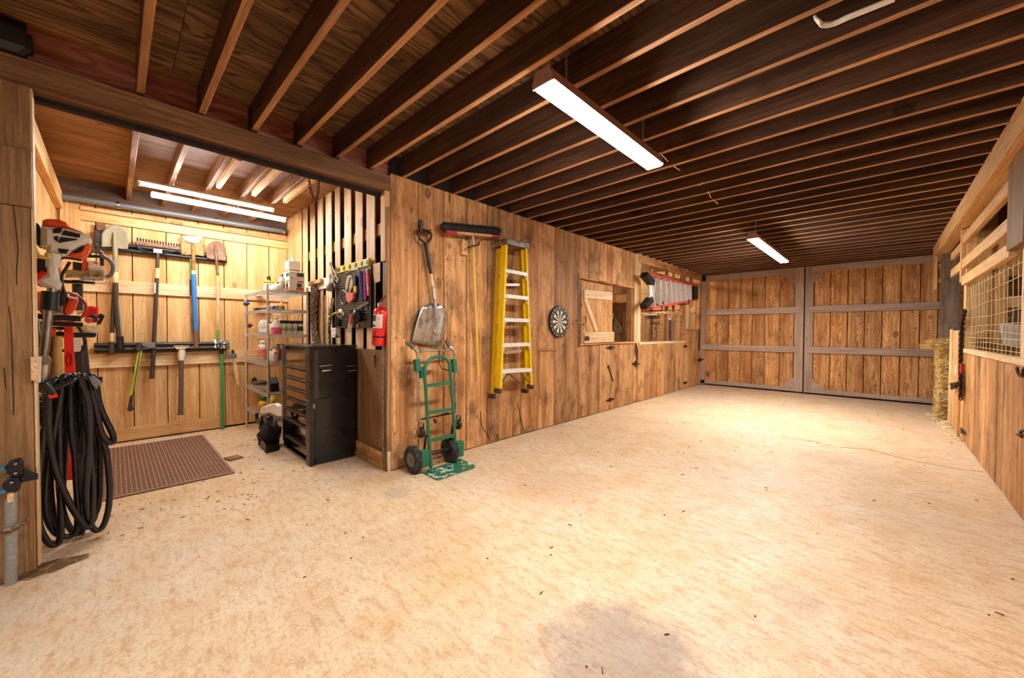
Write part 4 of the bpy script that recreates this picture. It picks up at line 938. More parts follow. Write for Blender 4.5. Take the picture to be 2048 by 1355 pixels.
def blade(t, outline, mat, socket, x=TX, dish=.03):
    """dished plate from a pixel outline on the tool plane, with thickness"""
    P = [T(*p, x) for p in outline]; c = sum(P, V())/len(P); mb = MB(); n = len(P); vs = [c+V((-dish*.6, 0, 0))]; fs = []
    for q, d in ((.5, -.35), (.85, -.05), (1, .12)):
        vs += [c+(p-c)*q+V((dish*d, 0, 0)) for p in P]
    for i in range(n): j = (i+1) % n; fs.append((0, 1+i, 1+j)); fs += [(1+k*n+i, 1+(k+1)*n+i, 1+(k+1)*n+j, 1+k*n+j) for k in (0, 1)]
    k = len(vs); vs2 = [v+V((-.004, 0, 0)) for v in vs]; fs += [tuple(a+k for a in f[::-1]) for f in fs[:]]
    fs += [(1+2*n+i, k+1+2*n+i, k+1+2*n+(i+1) % n, 1+2*n+(i+1) % n) for i in range(n)]
    mb.add(vs+vs2, fs, 0, True); mb.build('blade', mat, t)
    mb = MB(); mb.tube([T(*s[:2], x+s[3])for s in socket], [s[2] for s in socket], 8); mb.build('socket', mat, t)
def handle(t, pts, r, mat, name='handle', x=TX, n=9):
    mb = MB(); mb.tube([T(*p, x) for p in pts], r, n); return mb.build(name, mat, t)
Z3 = lambda L: [(180+a/4.516, 420+b/4.516) for a, b in L]
t = thing('digging_shovel', 'large muddy digging shovel hung blade up at the left of the rail', 'shovel', T(230, 697))
blade(t, Z3([(100, 335), (102, 215), (130, 172), (210, 125), (300, 150), (345, 190), (346, 350), (290, 352), (250, 345), (200, 330)]), M_BLD1, [(228, 465, .008, .0), (229, 480, .016, .01), (230, 497, .024, .01), (231, 520, .024, 0), (231, 545, .021, 0)])
handle(t, [(231, 544), (231, 565)], .026, M_TRIMW, 'collar'); handle(t, [(231, 564), (232, 600), (236, 650), (240, 688)], [.024, .025, .026, .022], M_DKHAN)
handle(t, [(239.5, 672), (241, 699)], .034, M_BLACK, 'end_grip'); handle(t, [(236, 600), (243, 675)], .007, M_GREYPL, 'seam', x=TX+.02)
t = thing('hidden_shovel', 'dark handled shovel hanging behind the large muddy shovel with a pale band', 'shovel', T(223, 710, TX-.03))
handle(t, [(229, 570), (226, 620), (224, 665)], .020, M_DKHAN, x=TX-.02); handle(t, [(223.8, 664), (223.4, 684)], .018, M_TRIMW, 'band', x=TX-.02); handle(t, [(223.4, 683), (222.8, 709)], [.022, .030], M_DKHAN, 'end_grip', x=TX-.01)
mb = MB(); mb.prism([T(*p, TX-.03) for p in Z3([(55, 118), (140, 120), (135, 175), (100, 205), (70, 190)])], (-.004, 0, 0)); mb.build('blade', M_BLD3, t)
mb = MB(); mb.rbox(T(201, 480, TX-.03), (.03, .10, .22), .01); mb.build('dark_end_plate', M_DKSTEEL, t)  # dark box at the left end of the upper rail
t = thing('garden_rake', 'level head garden rake hung teeth up with a long dark handle', 'rake', T(305, 755))
a, b = T(272, 484), T(361, 497)
mb = MB(); mb.bar(a, b, .035, .012, (0, 0, 1)); mb.build('head_bar', worn('rake_bar', '#7a4a32', '#2e2220', .5, .3, scale=30), t)
mb = MB()
for k in range(16): p = a.lerp(b, (k+.5)/16); mb.bar(p+V((0, 0, .01)), p+V((.01, 0, .055)), .014, .008, (0, 1, 0))
mb.build('teeth', M_BLACK, t, kind='stuff')
mb = MB(); mb.tube(spline([a, T(276, 495), T(288, 501), T(306, 506)], 5), .008, 6); mb.build('bow_arm', M_BLACK, t)
mb = MB(); mb.tube(spline([T(325, 506), T(340, 504), T(352, 502), b+V((0, 0, 0))], 5), .007, 6); mb.build('bow_arm', M_BLACK, t)
mb = MB(); mb.rbox(T(315.5, 502), (.03, .085, .06), .008); mb.build('ferrule_plate', M_ALU, t)
handle(t, [(315.5, 506), (314.6, 537)], .019, M_DKHAN, 'ferrule'); handle(t, [(314.4, 536), (314, 556)], .023, M_TRIMW, 'collar')
handle(t, [(314, 555), (311, 620), (307.5, 690), (304.6, 755)], .021, M_DKHAN); handle(t, [(310, 565), (309.5, 586)], .008, M_WHITE, 'sticker', x=TX+.02)
t = thing('square_shovel', 'square blade rusty shovel with a bright blue handle hanging by its blade', 'shovel', T(390, 695))
blade(t, Z3([(818, 222), (930, 228), (1036, 238), (1033, 418), (985, 410), (930, 400), (880, 408), (822, 400)]), M_BLD2, [(386, 480, .006, 0), (386.5, 497, .02, .01), (387, 512, .022, 0), (387.3, 543, .019, 0)], dish=.02)
mb = MB(); mb.prism([T(*p, TX+.006) for p in Z3([(835, 232), (1012, 240), (1008, 258), (975, 298), (885, 288), (850, 262)])], (.003, 0, 0)); mb.build('worn_patch', M_WHITE, t, 'white worn patch on the blade')
handle(t, [(387.2, 541), (387.3, 549)], .022, M_WHITE, 'collar'); handle(t, [(387.3, 548), (389.5, 610), (392, 661)], .026, plain('blue_handle', '#2f79c8', .35)); handle(t, [(392, 660), (392.6, 696)], [.025, .028], plain('brown_grip', '#7a5a48', .5), 'end_grip')
t = thing('green_tipped_hoe', 'thin tan handled tool with green neck hanging behind the blue handled shovel', 'hoe', T(386.5, 696, TX-.03))
handle(t, [(381.5, 512), (381.6, 560)], .012, plain('green_neck', '#5c8a3c', .5), 'neck', x=TX-.03); handle(t, [(381.6, 559), (382.5, 592)], .014, M_RUST, 'ferrule', x=TX-.03); handle(t, [(382.5, 591), (387, 696)], .015, M_PLANK, x=TX-.03)
t = thing('round_spade', 'smaller brown round shovel at the right end of the upper rail', 'shovel', T(436, 678))
blade(t, Z3([(1052, 432), (1050, 380), (1062, 320), (1085, 295), (1125, 278), (1165, 280), (1205, 310), (1222, 345), (1235, 440), (1228, 462), (1180, 455), (1140, 450), (1090, 445)]), M_BLD3, [(431.5, 490, .006, 0), (432, 505, .018, .012), (433, 520, .018, 0), (435.5, 552, .016, 0)])
handle(t, [(435.5, 551), (435.6, 557)], .020, plain('lime_collar', '#b7c62e', .4), 'collar'); handle(t, [(435.6, 556), (435.7, 660)], .016, M_TRIMW); handle(t, [(435.7, 659), (435.6, 679)], .018, plain('green_tip', '#6f9a3c', .5), 'end_grip')
# cultivator
t = thing('star_cultivator', 'garden cultivator with star wheels up and a long green handle on the floor', 'cultivator', T(445, 858))
M_GRN = plain('green_handle', '#3f9a58', .4)
handle(t, [(443.6, 705), (444, 780), (445, 857.5)], .019, M_GRN); handle(t, [(443.4, 696), (443.6, 707)], .024, M_BLACK, 'socket')
mb = MB(); mb.tube([T(430, 692), T(458, 694)], .016, 8); mb.build('axle', M_BLACK, t)
for k in range(5):
    c = T(432+k*5.7, 687+k*.4, TX+.01); mb = MB()
    for q in range(6): a_ = q*PI/3+k*.4; mb.bar(c, c+V((.06*math.cos(a_), .012*math.sin(a_*2), .062*math.sin(a_))), .02, .005, (0, 1, 0))
    mb.build('star_wheel', M_STEEL, t)
# axes
Z4 = lambda a, b: (180+a/5.2125, 640+b/5.2125)
AX = TX+.05
def head(t, pts, th, mat, x=AX, name='head'):
    mb = MB(); mb.prism([T(*Z4(*p), x+th/2) for p in pts], (-th, 0, 0), inset=.006); return mb.build(name, mat, t)
t = thing('splitting_axe', 'splitting axe with a lime green and grey handle hanging from the lower rail', 'axe', T(260, 818, AX))
head(t, [(475, 235), (520, 230), (545, 262), (548, 300), (520, 330), (478, 312)], .07, M_DKSTEEL)
lime = plain('lime_handle', '#bfce3a', .4); 
mb = MB(); L_ = [(500, 312), (470, 480), (445, 640), (420, 760), (395, 940)]; R_ = [(548, 300), (520, 440), (485, 620), (455, 760), (440, 860)]
mb.prism([T(*Z4(*p), AX+.012) for p in L_]+[T(*Z4(*p), AX+.012) for p in R_[::-1]], (-.028, 0, 0), inset=.005); mb.build('handle', lime, t)
mb = MB(); mb.prism([T(*Z4(*p), AX+.018) for p in ((514, 340), (490, 480), (462, 640), (440, 780), (452, 780), (476, 640), (505, 480), (526, 345))], (-.04, 0, 0)); mb.build('handle_core', plain('olive_core', '#4d5a3c', .5), t)
mb = MB(); mb.prism([T(*Z4(*p), AX+.02) for p in ((418, 790), (452, 770), (442, 880), (458, 930), (420, 955), (388, 940), (396, 905))], (-.045, 0, 0), inset=.006); mb.build('end_grip', M_DKHAN, t)
t = thing('splitting_maul', 'splitting maul with a grey steel head and short dark handle on the lower rail', 'axe', T(304, 757, AX))
head(t, [(533, 245), (560, 236), (640, 232), (684, 232), (684, 290), (640, 292), (575, 280), (545, 268)], .06, M_GREYPL, AX+.02)
mb = MB(); mb.tube([T(*Z4(666, 285), AX), T(*Z4(655, 450), AX), T(*Z4(646, 608), AX)], [.021, .023, .025], 8); mb.build('handle', M_DKHAN, t)
t = thing('mallet', 'mallet with pale wooden head and white collar above a speckled dark handle', 'mallet', T(361.5, 829, AX))
head(t, [(872, 262), (1040, 262), (1040, 276), (872, 276)], .07, M_ALU, name='head_cap'); head(t, [(872, 276), (1040, 276), (985, 305), (905, 305)], .07, M_TRIMW)
mb = MB(); mb.tube([T(*Z4(957, 308), AX), T(*Z4(954, 360), AX), T(*Z4(950, 418), AX)], [.036, .038, .028], 10); mb.build('collar', M_WHITE, t)
mb = MB(); mb.tube([T(*Z4(951, 415), AX), T(*Z4(950, 700), AX), T(*Z4(946, 960), AX), T(*Z4(944, 986), AX)], [.026, .024, .028, .034], 9); mb.build('handle', worn('speckled_handle', '#5d4d43', '#d8cdbf', .5, scale=45, lo=.62, hi=.66), t)
t = thing('claw_hammer', 'small hammer with a yellow wooden handle on the rail beside the wire shelf', 'hammer', T(476, 768, AX))
head(t, [(1410, 395), (1430, 355), (1500, 345), (1530, 345), (1530, 392), (1490, 400), (1440, 398)], .04, M_STEEL); mb = MB(); mb.cyl(T(*Z4(1490, 345), AX), T(*Z4(1490, 308), AX), .02, .014, 8); mb.build('grip_knob', M_BLACK, t)
mb = MB(); mb.bar(T(*Z4(1498, 395), AX), T(*Z4(1543, 672), AX), .036, .024, (0, 1, 0)); mb.build('handle', M_TRIMW, t)
# conduit along the top of the tool wall
t = thing('conduit', 'grey metal conduit running along the top of the tool wall', 'pipe', (-6.40, .7, 2.79))
mb = MB(); a, b = PX(-6.40, 104, 389), PX(-6.40, 571, 463); mb.tube([a, a.lerp(b, .5), b], .036, 12); mb.build('pipe', M_GREYPL, t)
for f_ in (.22, .63, .99): p = a.lerp(b, f_); mb = MB(); mb.cyl(p-V((0, .012, 0)), p+V((0, .012, 0)), .041, n=12); mb.build('strap', M_STEEL, t)
mb = MB()
for f_ in (.22, .63): p = a.lerp(b, f_); mb.bb((XT+.01, -6.40), (p.y-.01, p.y+.01), (p.z-.004, p.z+.004))
mb.build('stand_off', M_STEEL, t)
# ribbed rubber mat: rows of raised ribs
t = thing('floor_mat', 'brown ribbed rubber mat lying in the middle of the tool bay floor', 'mat', (-5.27, .32, 0))
M_MAT = plain('mat_rubber', '#a5806a', .75, var=.25, scale=50)
mx0, mx1, my0, my1 = -6.22, -4.36, -.17, .78
mb = MB(); mb.rbox(((mx0+mx1)/2, (my0+my1)/2, .005), (mx1-mx0, my1-my0, .009), .004); mb.build('base', M_MAT, t)
mb = MB(); nx, ny = 62, 30
for i in range(nx):
    for j in range(ny):
        x = mx0+.02+(mx1-mx0-.04)*(i+.5)/nx; y = my0+.02+(my1-my0-.04)*(j+.5)/ny; s_ = .55 if (i+j) % 2 else -.55; d = V((math.sin(s_)*.011, math.cos(s_)*.013, 0)); mb.bar(V((x, y, .0105))-d, V((x, y, .0105))+d, .007, .005, (0, 0, 1))
mb.build('raised_ribs', plain('mat_rib', '#8c6a55', .8), t, kind='stuff')
t = thing('wood_scrap', 'thin scrap of brown board on the floor at the corner of the mat', 'board', PZ(0, 466, 915))
mb = MB(); mb.prism([PZ(.001, *p) for p in ((447, 916), (474, 910), (487, 914), (459, 921))], (0, 0, .008)); mb.build('board', M_POST, t)
# ================================================================== WIRE SHELF UNIT
RY0, RY1 = 1.263, 1.70
rx1 = PY(RY0, 535, 576).x; rx0 = PY(RY0, 491, 588).x
rz = [PY(RY0, 491, q).z for q in (590, 624, 668, 718, 770, 813)]
M_WIRE = worn('chrome_wire', '#d9d4cb', '#8a8076', .35, .3, scale=60)
t = thing('wire_shelf', 'chrome wire shelf unit with six shelves standing in the corner of the bay', 'shelf', ((rx0+rx1)/2, (RY0+RY1)/2, 0))
zt = rz[0]+.06
for x in (rx0, rx1):
    for y in (RY0, RY1):
        mb = MB(); mb.cyl((x, y, .012), (x, y, zt), .0125, n=8)
        for k in range(int(zt/.05)): mb.cyl((x, y, .03+k*.05), (x, y, .036+k*.05), .0137, n=8)
        mb.lathe((x, y, 0), (0, 0, 1), [(.016, 0), (.018, .008), (.010, .014)], 8); mb.build('post', M_WIRE, t)
for z in rz:
    mb = MB()
    for zz in (z, z-.030):
        for (p, q) in (((rx0, RY0), (rx1, RY0)), ((rx1, RY0), (rx1, RY1)), ((rx1, RY1), (rx0, RY1)), ((rx0, RY1), (rx0, RY0))): mb.cyl((*p, zz), (*q, zz), .0035, n=5)
    n_ = 36
    for k in range(n_):
        x = rx0+(rx1-rx0)*k/n_; x2 = rx0+(rx1-rx0)*(k+.5)/n_; x3 = rx0+(rx1-rx0)*(k+1)/n_
        for y in (RY0, RY1): mb.bar((x, y, z), (x2, y, z-.03), .004, .004); mb.bar((x2, y, z-.03), (x3, y, z), .004, .004)
        mb.bar((x2, RY0, z), (x2, RY1, z), .003, .003)
    for k in range(13):
        y = RY0+(RY1-RY0)*k/13; y2 = RY0+(RY1-RY0)*(k+.5)/13; y3 = RY0+(RY1-RY0)*(k+1)/13
        mb.bar((rx1, y, z), (rx1, y2, z-.03), .004, .004); mb.bar((rx1, y2, z-.03), (rx1, y3, z), .004, .004)
    for f_ in (.33, .66): mb.cyl((rx0, RY0+(RY1-RY0)*f_, z-.004), (rx1, RY0+(RY1-RY0)*f_, z-.004), .003, n=5)
    mb.build('shelf', M_WIRE, t)
# contents
def on_shelf(k, px, y):
    p = PY(y, px, 620)
    if p.x > rx1-.07: p = PX(rx1-.075, px, 620)
    return V((p.x, p.y, rz[k]+.004))
def bottle(name, label, c, r, h, mat, cap, neck=.35, capm=M_BLACK, cat='bottle', lab=None, group=None):
    t = thing(name, label, cat, c, group)
    mb = MB(); mb.lathe(c, (0, 0, 1), [(r*.92, 0), (r, .006), (r, h*.62), (r*.9, h*.72), (r*neck, h*.84), (r*neck, h*.9)], 16); mb.build('body', mat, t)
    mb = MB(); mb.lathe(c+V((0, 0, h*.88)), (0, 0, 1), [(r*neck*1.25, 0), (r*neck*1.25, h*.1), (r*neck*.9, h*.12)], 12); mb.build('cap', capm, t)
    if lab: mb = MB(); mb.lathe(c+V((0, 0, h*.12)), (0, 0, 1), [(r*1.015, 0), (r*1.015, h*.42)], 16, smooth=True); mb.build('label_band', lab, t)
    return t
def jug(name, label, c, w, d, h, mat, capm, lab=None, cat='jug'):
    t = thing(name, label, cat, c)
    mb = MB(); mb.rbox(c+V((0, 0, h*.36)), (w, d, h*.72), w*.14); mb.prism([c+V((-w*.45, -d*.42, h*.71)), c+V((w*.45, -d*.42, h*.71)), c+V((w*.2, -d*.2, h*.88)), c+V((-w*.3, -d*.2, h*.88))], (0, d*.8, 0)); mb.build('body', mat, t)
    mb = MB(); mb.cyl(c+V((-.02, 0, h*.87)), c+V((-.02, 0, h)), w*.17, n=10); mb.build('cap', capm, t)
    mb = MB(); mb.tube(spline([c+V((w*.05, 0, h*.86)), c+V((w*.38, 0, h*.90)), c+V((w*.46, 0, h*.70))], 4), .010, 6); mb.build('handle', mat, t)
    if lab: mb = MB(); mb.bb((c.x-w*.36, c.x+w*.36), (c.y-d/2-.003, c.y-d/2-.0005), (c.z+h*.12, c.z+h*.55)); mb.bb((c.x+w/2+.0005, c.x+w/2+.003), (c.y-d*.36, c.y+d*.36), (c.z+h*.12, c.z+h*.55)); mb.build('paper_label', lab, t)
    return t
L1 = plain('label_pink', '#e25b86', .5, var=.3, scale=50); L2 = worn('label_olive', '#a3a06a', '#efece2', .5, scale=28); L3 = worn('label_print', '#f0ece2', '#3a4048', .5, scale=24, lo=.56, hi=.6); L4 = worn('label_redwhite', '#efe6de', '#c8403c', .5, scale=20, lo=.55, hi=.6)
def carton(name, label, c, d, mat, sticker=None, cat='box', lines=None):
    t = thing(name, label, cat, c); c = V(c)
    mb = MB(); mb.rbox(c+V((0, 0, d[2]/2)), d, .004); mb.build('body', mat, t)
    mb = MB(); mb.bb((c.x-d[0]/2+.01, c.x+d[0]/2-.01), (c.y-d[1]/2+.002, c.y+d[1]/2-.002), (c.z+d[2]+.0005, c.z+d[2]+.004)); mb.build('lid_flap', mat, t)
    for (u0, u1, w0, w1, m_) in (sticker or []):
        mb = MB(); mb.bb((c.x+d[0]*(u0-.5), c.x+d[0]*(u1-.5)), (c.y-d[1]/2-.002, c.y-d[1]/2-.0003), (c.z+d[2]*w0, c.z+d[2]*w1)); mb.build('printed_panel', m_, t)
        mb = MB(); mb.bb((c.x+d[0]/2+.0003, c.x+d[0]/2+.002), (c.y+d[1]*(u0-.5), c.y+d[1]*(u1-.5)), (c.z+d[2]*w0, c.z+d[2]*w1)); mb.build('printed_panel', m_, t)
    return t
inkd = plain('print_dark', '#2b3138', .5); inkr = plain('print_red', '#cf4a3e', .5); olive = plain('print_olive', '#8f7c33', .6)
c = on_shelf(0, 588, 1.52); c.x += 0
carton('detergent_carton', 'large white printed carton on the top wire shelf', c, (.24, .17, .235), M_WHITE, [(.50, .95, .74, .92, inkd), (.55, .93, .44, .52, inkr), (.1, .4, .6, .85, L3), (.45, .95, .04, .16, inkr), (.5, .8, .18, .38, inkd)])
c2 = V((c.x-.05, c.y, c.z+.24)); carton('white_carton', 'smaller white carton with an olive band stacked on the large carton', c2, (.17, .13, .135), M_WHITE, [(.04, .96, .02, .2, olive)])
t = thing('funnel', 'little white funnel standing on the topmost carton', 'funnel', c2+V((0, 0, .14))); mb = MB(); mb.lathe(c2+V((0, 0, .14)), (0, 0, 1), [(.035, 0), (.03, .01), (.010, .045), (.006, .09)], 14); mb.build('cone', M_WHITE, t)
bottle('spray_can', 'dark banded aerosol can beside the large white carton', on_shelf(0, 564, 1.42), .034, .20, M_WHITE, 0, .5, M_GREYPL, 'can', L2)
c = on_shelf(0, 556, 1.33); t = thing('round_tin', 'squat white round tin with dark lid handle on the top shelf', 'tin', c); mb = MB(); mb.lathe(c, (0, 0, 1), [(.05, 0), (.055, .008), (.055, .06), (.04, .075)], 16); mb.build('body', M_WHITE, t); mb = MB(); mb.tube(spline([c+V((-.03, 0, .07)), c+V((0, 0, .10)), c+V((.03, 0, .07))], 5), .005, 6); mb.build('handle', M_BLACK, t)
c = on_shelf(0, 538, 1.42); t = thing('grease_pail', 'pale square canister with yellow top and dark carrying handle on the top shelf', 'canister', c)
mb = MB(); mb.rbox(c+V((0, 0, .065)), (.11, .10, .13), .01); mb.build('body', L3, t); mb = MB(); mb.rbox(c+V((0, 0, .152)), (.115, .105, .04), .008); mb.build('lid', plain('yellow_lid', '#e0b93a', .4), t)
mb = MB(); mb.tube(spline([c+V((-.05, 0, .16)), c+V((-.045, 0, .215)), c+V((.045, 0, .215)), c+V((.05, 0, .16))], 4), .010, 6); mb.build('handle', M_BLACK, t)
c = on_shelf(0, 519, 1.45); t = thing('yellow_pouch', 'low yellow pouch lying at the left of the top shelf', 'pouch', c); mb = MB(); mb.ball(c+V((0, 0, .025)), .07, sc=(1, .7, .36)); mb.build('body', plain('yellow_pouch', '#d8c24a', .6), t)
def crumple(c, sx, sy, sz, n=16, m=10, amp=.25, seed=1):
    rnd = random.Random(seed); mb = MB(); mb.ball((0, 0, 0), 1, n, m); cache = {}
    out = []
    for v in mb.v:
        k = (round(v.x, 3), round(v.y, 3), round(v.z, 3)); f_ = cache.setdefault(k, 1+rnd.uniform(-amp, amp)); out.append(V((v.x*sx*f_, v.y*sy*f_, max(v.z*sz*f_, -sz)))+V(c)+V((0, 0, sz)))
    mb.v = out; return mb
c = on_shelf(1, 515, 1.5); t = thing('dark_tarp', 'crumpled dark tarp bundle stuffed on the second wire shelf', 'tarp', c); crumple(c, .27, .20, .05, seed=3).build('fabric', plain('dark_tarp', '#3c322c', .8, var=.4, scale=14), t); crumple(c+V((-.1, 0, .07)), .12, .14, .025, seed=5).build('folded_sheet', plain('tan_sheet', '#9a8468', .8), t)
c = on_shelf(1, 546, 1.34); carton('blue_packet', 'small blue and white packet on the second shelf', c, (.12, .06, .045), L3, [(.2, .8, .1, .9, plain('print_blue', '#31588f', .5))])
c = on_shelf(1, 560, 1.40); carton('yellow_tape_box', 'small yellow and black box on the second shelf', c, (.13, .07, .045), plain('yellow_box', '#d9c23a', .5), [(.6, .95, .1, .9, inkd)])
jug('antifreeze_jug', 'white jug with a pink cap on the third shelf', on_shelf(2, 525, 1.42), .12, .09, .215, M_WHITE, L1, L3)
c = on_shelf(2, 552, 1.36); t = thing('spray_bottle', 'white trigger spray bottle half full of pink liquid on the third shelf', 'bottle', c)
mb = MB(); mb.lathe(c, (0, 0, 1), [(.05, 0), (.052, .01), (.052, .085)], 16); mb.build('liquid', L1, t); mb = MB(); mb.lathe(c+V((0, 0, .085)), (0, 0, 1), [(.0521, 0), (.05, .05), (.02, .085), (.018, .10)], 16); mb.build('bottle_top', M_WHITE, t)
mb = MB(); mb.rbox(c+V((.005, 0, .20)), (.075, .028, .03), .006); mb.bar(c+V((.03, 0, .19)), c+V((.045, 0, .15)), .012, .008, (0, 1, 0)); mb.build('trigger', M_WHITE, t)
bottle('small_white_bottle', 'short white bottle behind the pink spray bottle', on_shelf(2, 541, 1.52), .035, .17, M_WHITE, 0, .4, M_BLACK, 'bottle', L4)
for k, px in enumerate((565.5, 577.5, 589.5, 600.5)):
    c = on_shelf(2, px, 1.36+.0*k); t = thing('lidded_jar', ['first', 'second', 'third', 'fourth'][k]+' black lidded jar from the pink spray bottle on the third shelf', 'jar', c, 'row of black lidded jars')
    mb = MB(); mb.lathe(c, (0, 0, 1), [(.030, 0), (.032, .006), (.032, .135)], 14); mb.build('body', M_WHITE, t)
    mb = MB(); mb.lathe(c+V((0, 0, .135)), (0, 0, 1), [(.034, 0), (.034, .035), (.031, .038)], 14); mb.build('lid', M_BLACK, t)
    mb = MB(); mb.lathe(c+V((0, 0, .045)), (0, 0, 1), [(.0325, 0), (.0325, .055)], 14); mb.build('label_band', L2 if k < 3 else inkd, t)
c = on_shelf(3, 524, 1.40); bottle('orange_soap_bottle', 'tall bottle of pink orange soap on the fourth shelf', c, .056, .26, L4, 0, .55, M_WHITE, 'bottle', plain('soap_orange', '#e88a72', .4, var=.3))
bottle('green_cap_bottle', 'white bottle with a green cap on the fourth shelf', on_shelf(3, 549, 1.35), .035, .20, L4, 0, .4, M_GRN)
bottle('brown_bottle', 'short brown bottle at the right on the fourth shelf', on_shelf(3, 556, 1.50), .04, .22, plain('brown_glass', '#7a3a30', .3), 0, .4, M_BLACK)
bottle('white_tube_bottle', 'slim plain white bottle on the fourth shelf', on_shelf(3, 541, 1.45), .025, .15, M_WHITE, 0, .5, M_GREYPL)
c = on_shelf(3, 505, 1.45)-V((0, 0, .002)); t = thing('rubber_loop', 'black rubber hose loop at the left of the fourth shelf', 'hose', c); mb = MB(); mb.tube(spline([c+V((-.10, 0, .011)), c+V((0, 0, .045)), c+V((.08, 0, .06)), c+V((.10, .05, .011)), c+V((.02, .10, .011)), c+V((-.06, .08, .011))], 6), .010, 7); mb.build('tube', M_BLKRUB, t)
c = on_shelf(4, 522, 1.45); t = thing('glove_pair', 'grey work gloves lying on the fifth shelf', 'gloves', c); crumple(c, .17, .12, .022, amp=.2, seed=8).build('glove', plain('grey_glove', '#5c5650', .8, var=.4), t)
c = on_shelf(4, 503, 1.40); t = thing('ratchet_tool', 'black handled tool with a pale shaft on the fifth shelf', 'tool', c); mb = MB(); mb.tube([c+V((-.06, 0, .09)), c+V((.0, 0, .088))], .022, 8); mb.build('handle', M_BLACK, t); mb = MB(); mb.tube([c+V((0, 0, .088)), c+V((.17, 0, .082))], .010, 7); mb.build('shaft', M_STEEL, t); mb = MB(); mb.rbox(c+V((.05, 0, .036)), (.2, .06, .07), .01); mb.build('rest_block', M_DKHAN, t)
c = on_shelf(4, 545, 1.38); t = thing('drill_case', 'black wedge shaped case at the right of the fifth shelf', 'case', c); mb = MB(); mb.prism([c+V((-.09, -.05, 0)), c+V((.09, -.05, 0)), c+V((.07, -.05, .10)), c+V((.0, -.05, .17)), c+V((-.04, -.05, .05))], (0, .1, 0), inset=.01); mb.build('shell', M_BLACK, t); mb = MB(); mb.rbox(c+V((.02, -.052, .04)), (.05, .006, .03), .002); mb.build('latch', M_GREYPL, t)
c = on_shelf(5, 504, 1.42); t = thing('orange_bag', 'orange red pleated bag standing on the lowest shelf', 'bag', c); mb = MB(); mb.lathe(c, (0, 0, 1), [(.10, 0), (.095, .05), (.075, .13), (.045, .19), (.02, .21)], 9, smooth=False); mb.build('fabric', worn('orange_fabric', '#d9481f', '#8c2c14', .7, scale=12), t)
c = on_shelf(5, 525, 1.40); t = thing('seed_bag', 'yellow and green sack on the lowest shelf beside the orange bag', 'bag', c); mb = crumple(c, .075, .06, .06, amp=.08, seed=12); mb.build('sack', plain('yellow_sack', '#dcc52e', .6, var=.3), t); mb = crumple(c+V((0, 0, .115)), .066, .05, .035, amp=.08, seed=13); mb.build('sack_top', plain('green_sack', '#2f6b34', .6), t)
c = on_shelf(5, 543, 1.45); t = thing('printed_pouch', 'yellow and black printed pouch at the right of the lowest shelf', 'pouch', c); mb = crumple(c, .06, .05, .10, amp=.08, seed=14); mb.build('pouch', worn('yellow_black_print', '#d8c52c', '#2c2a1c', .6, scale=22, lo=.55, hi=.6), t)
# blue and red clamps fixed to the front post
for px, py, m_, lb in ((493, 607, plain('blue_clamp', '#2a59b0', .4), 'small blue spring clamp gripping the left shelf post'), (499, 650, plain('pink_clamp', '#c23a4a', .4), 'small pinkish red spring clamp gripping the left shelf post')):
    c = PY(RY0-.03, px, py); t = thing('spring_clamp', lb, 'clamp', c); mb = MB(); mb.bar(c+V((-.12, 0, .0)), c+V((.03, 0, .015)), .03, .03, (0, 0, 1)); mb.build('jaw', m_, t); mb = MB(); mb.bar(c+V((-.1, 0, -.01)), c+V((.03, 0, -.025)), .02, .02, (0, 0, 1)); mb.cyl(c+V((.02, -.02, 0)), c+V((.02, .03, 0)), .014, n=8); mb.build('handle', M_BLACK, t)
# things on the floor by the shelf
c = V((-5.0, 1.21, .17))
t = thing('white_fan_bucket', 'white rounded machine with black handle leaning on black bags beside the tool chest', 'machine', V((c.x, c.y, 0)))
F_ = lambda px, py, y=c.y-.05: PY(y, px, py)
mb = MB(); mb.prism([F_(*p) for p in ((518, 822), (522, 814), (535, 808), (550, 806), (556, 812), (556, 832), (540, 826), (520, 828))], (0, .05, 0), inset=.02); mb.build('shell', M_WHITE, t)
mb = MB(); mb.tube(spline([F_(513, 826), F_(515, 842), F_(521, 846), F_(524, 832)], 4), .018, 7); mb.build('handle', M_BLACK, t)
mb = MB(); mb.rbox(F_(537, 838), (.12, .06, .09), .012); mb.build('motor_block', M_BLACK, t)
c = V((-5.08, 1.24, 0)); t = thing('black_bag', 'soft black bag heaped on the floor between shelf and tool chest', 'bag', c); crumple(c, .12, .10, .15, seed=21, amp=.33).build('fabric', plain('black_fabric', '#1b1815', .7, var=.4, scale=20), t)
c = PZ(0, 540, 897); t = thing('dustpan', 'open black plastic dustpan with pale dust on the floor by the tool chest', 'dustpan', c)
mb = MB(); q = [PZ(.0, *p) for p in ((519, 890), (531, 905), (557, 899), (549, 884))]; mb.prism(q, (0, 0, .012)); mb.build('pan', M_BLACK, t)
mb = MB(); mb.prism([q[0], q[1], q[1]+V((0, 0, .09)), q[0]+V((0, 0, .12))], (.012, .004, 0)); mb.prism([q[1], q[2], q[2]+V((0, 0, .06)), q[1]+V((0, 0, .09))], (0, .012, 0)); mb.prism([q[0], q[3], q[3]+V((0, 0, .1)), q[0]+V((0, 0, .12))], (0, -.012, 0)); mb.build('side_wall', M_BLACK, t)
mb = crumple(PZ(.014, 542, 892), .06, .04, .012, amp=.2, seed=31); mb.build('dust', M_WHITE, t, 'pale dust heap')
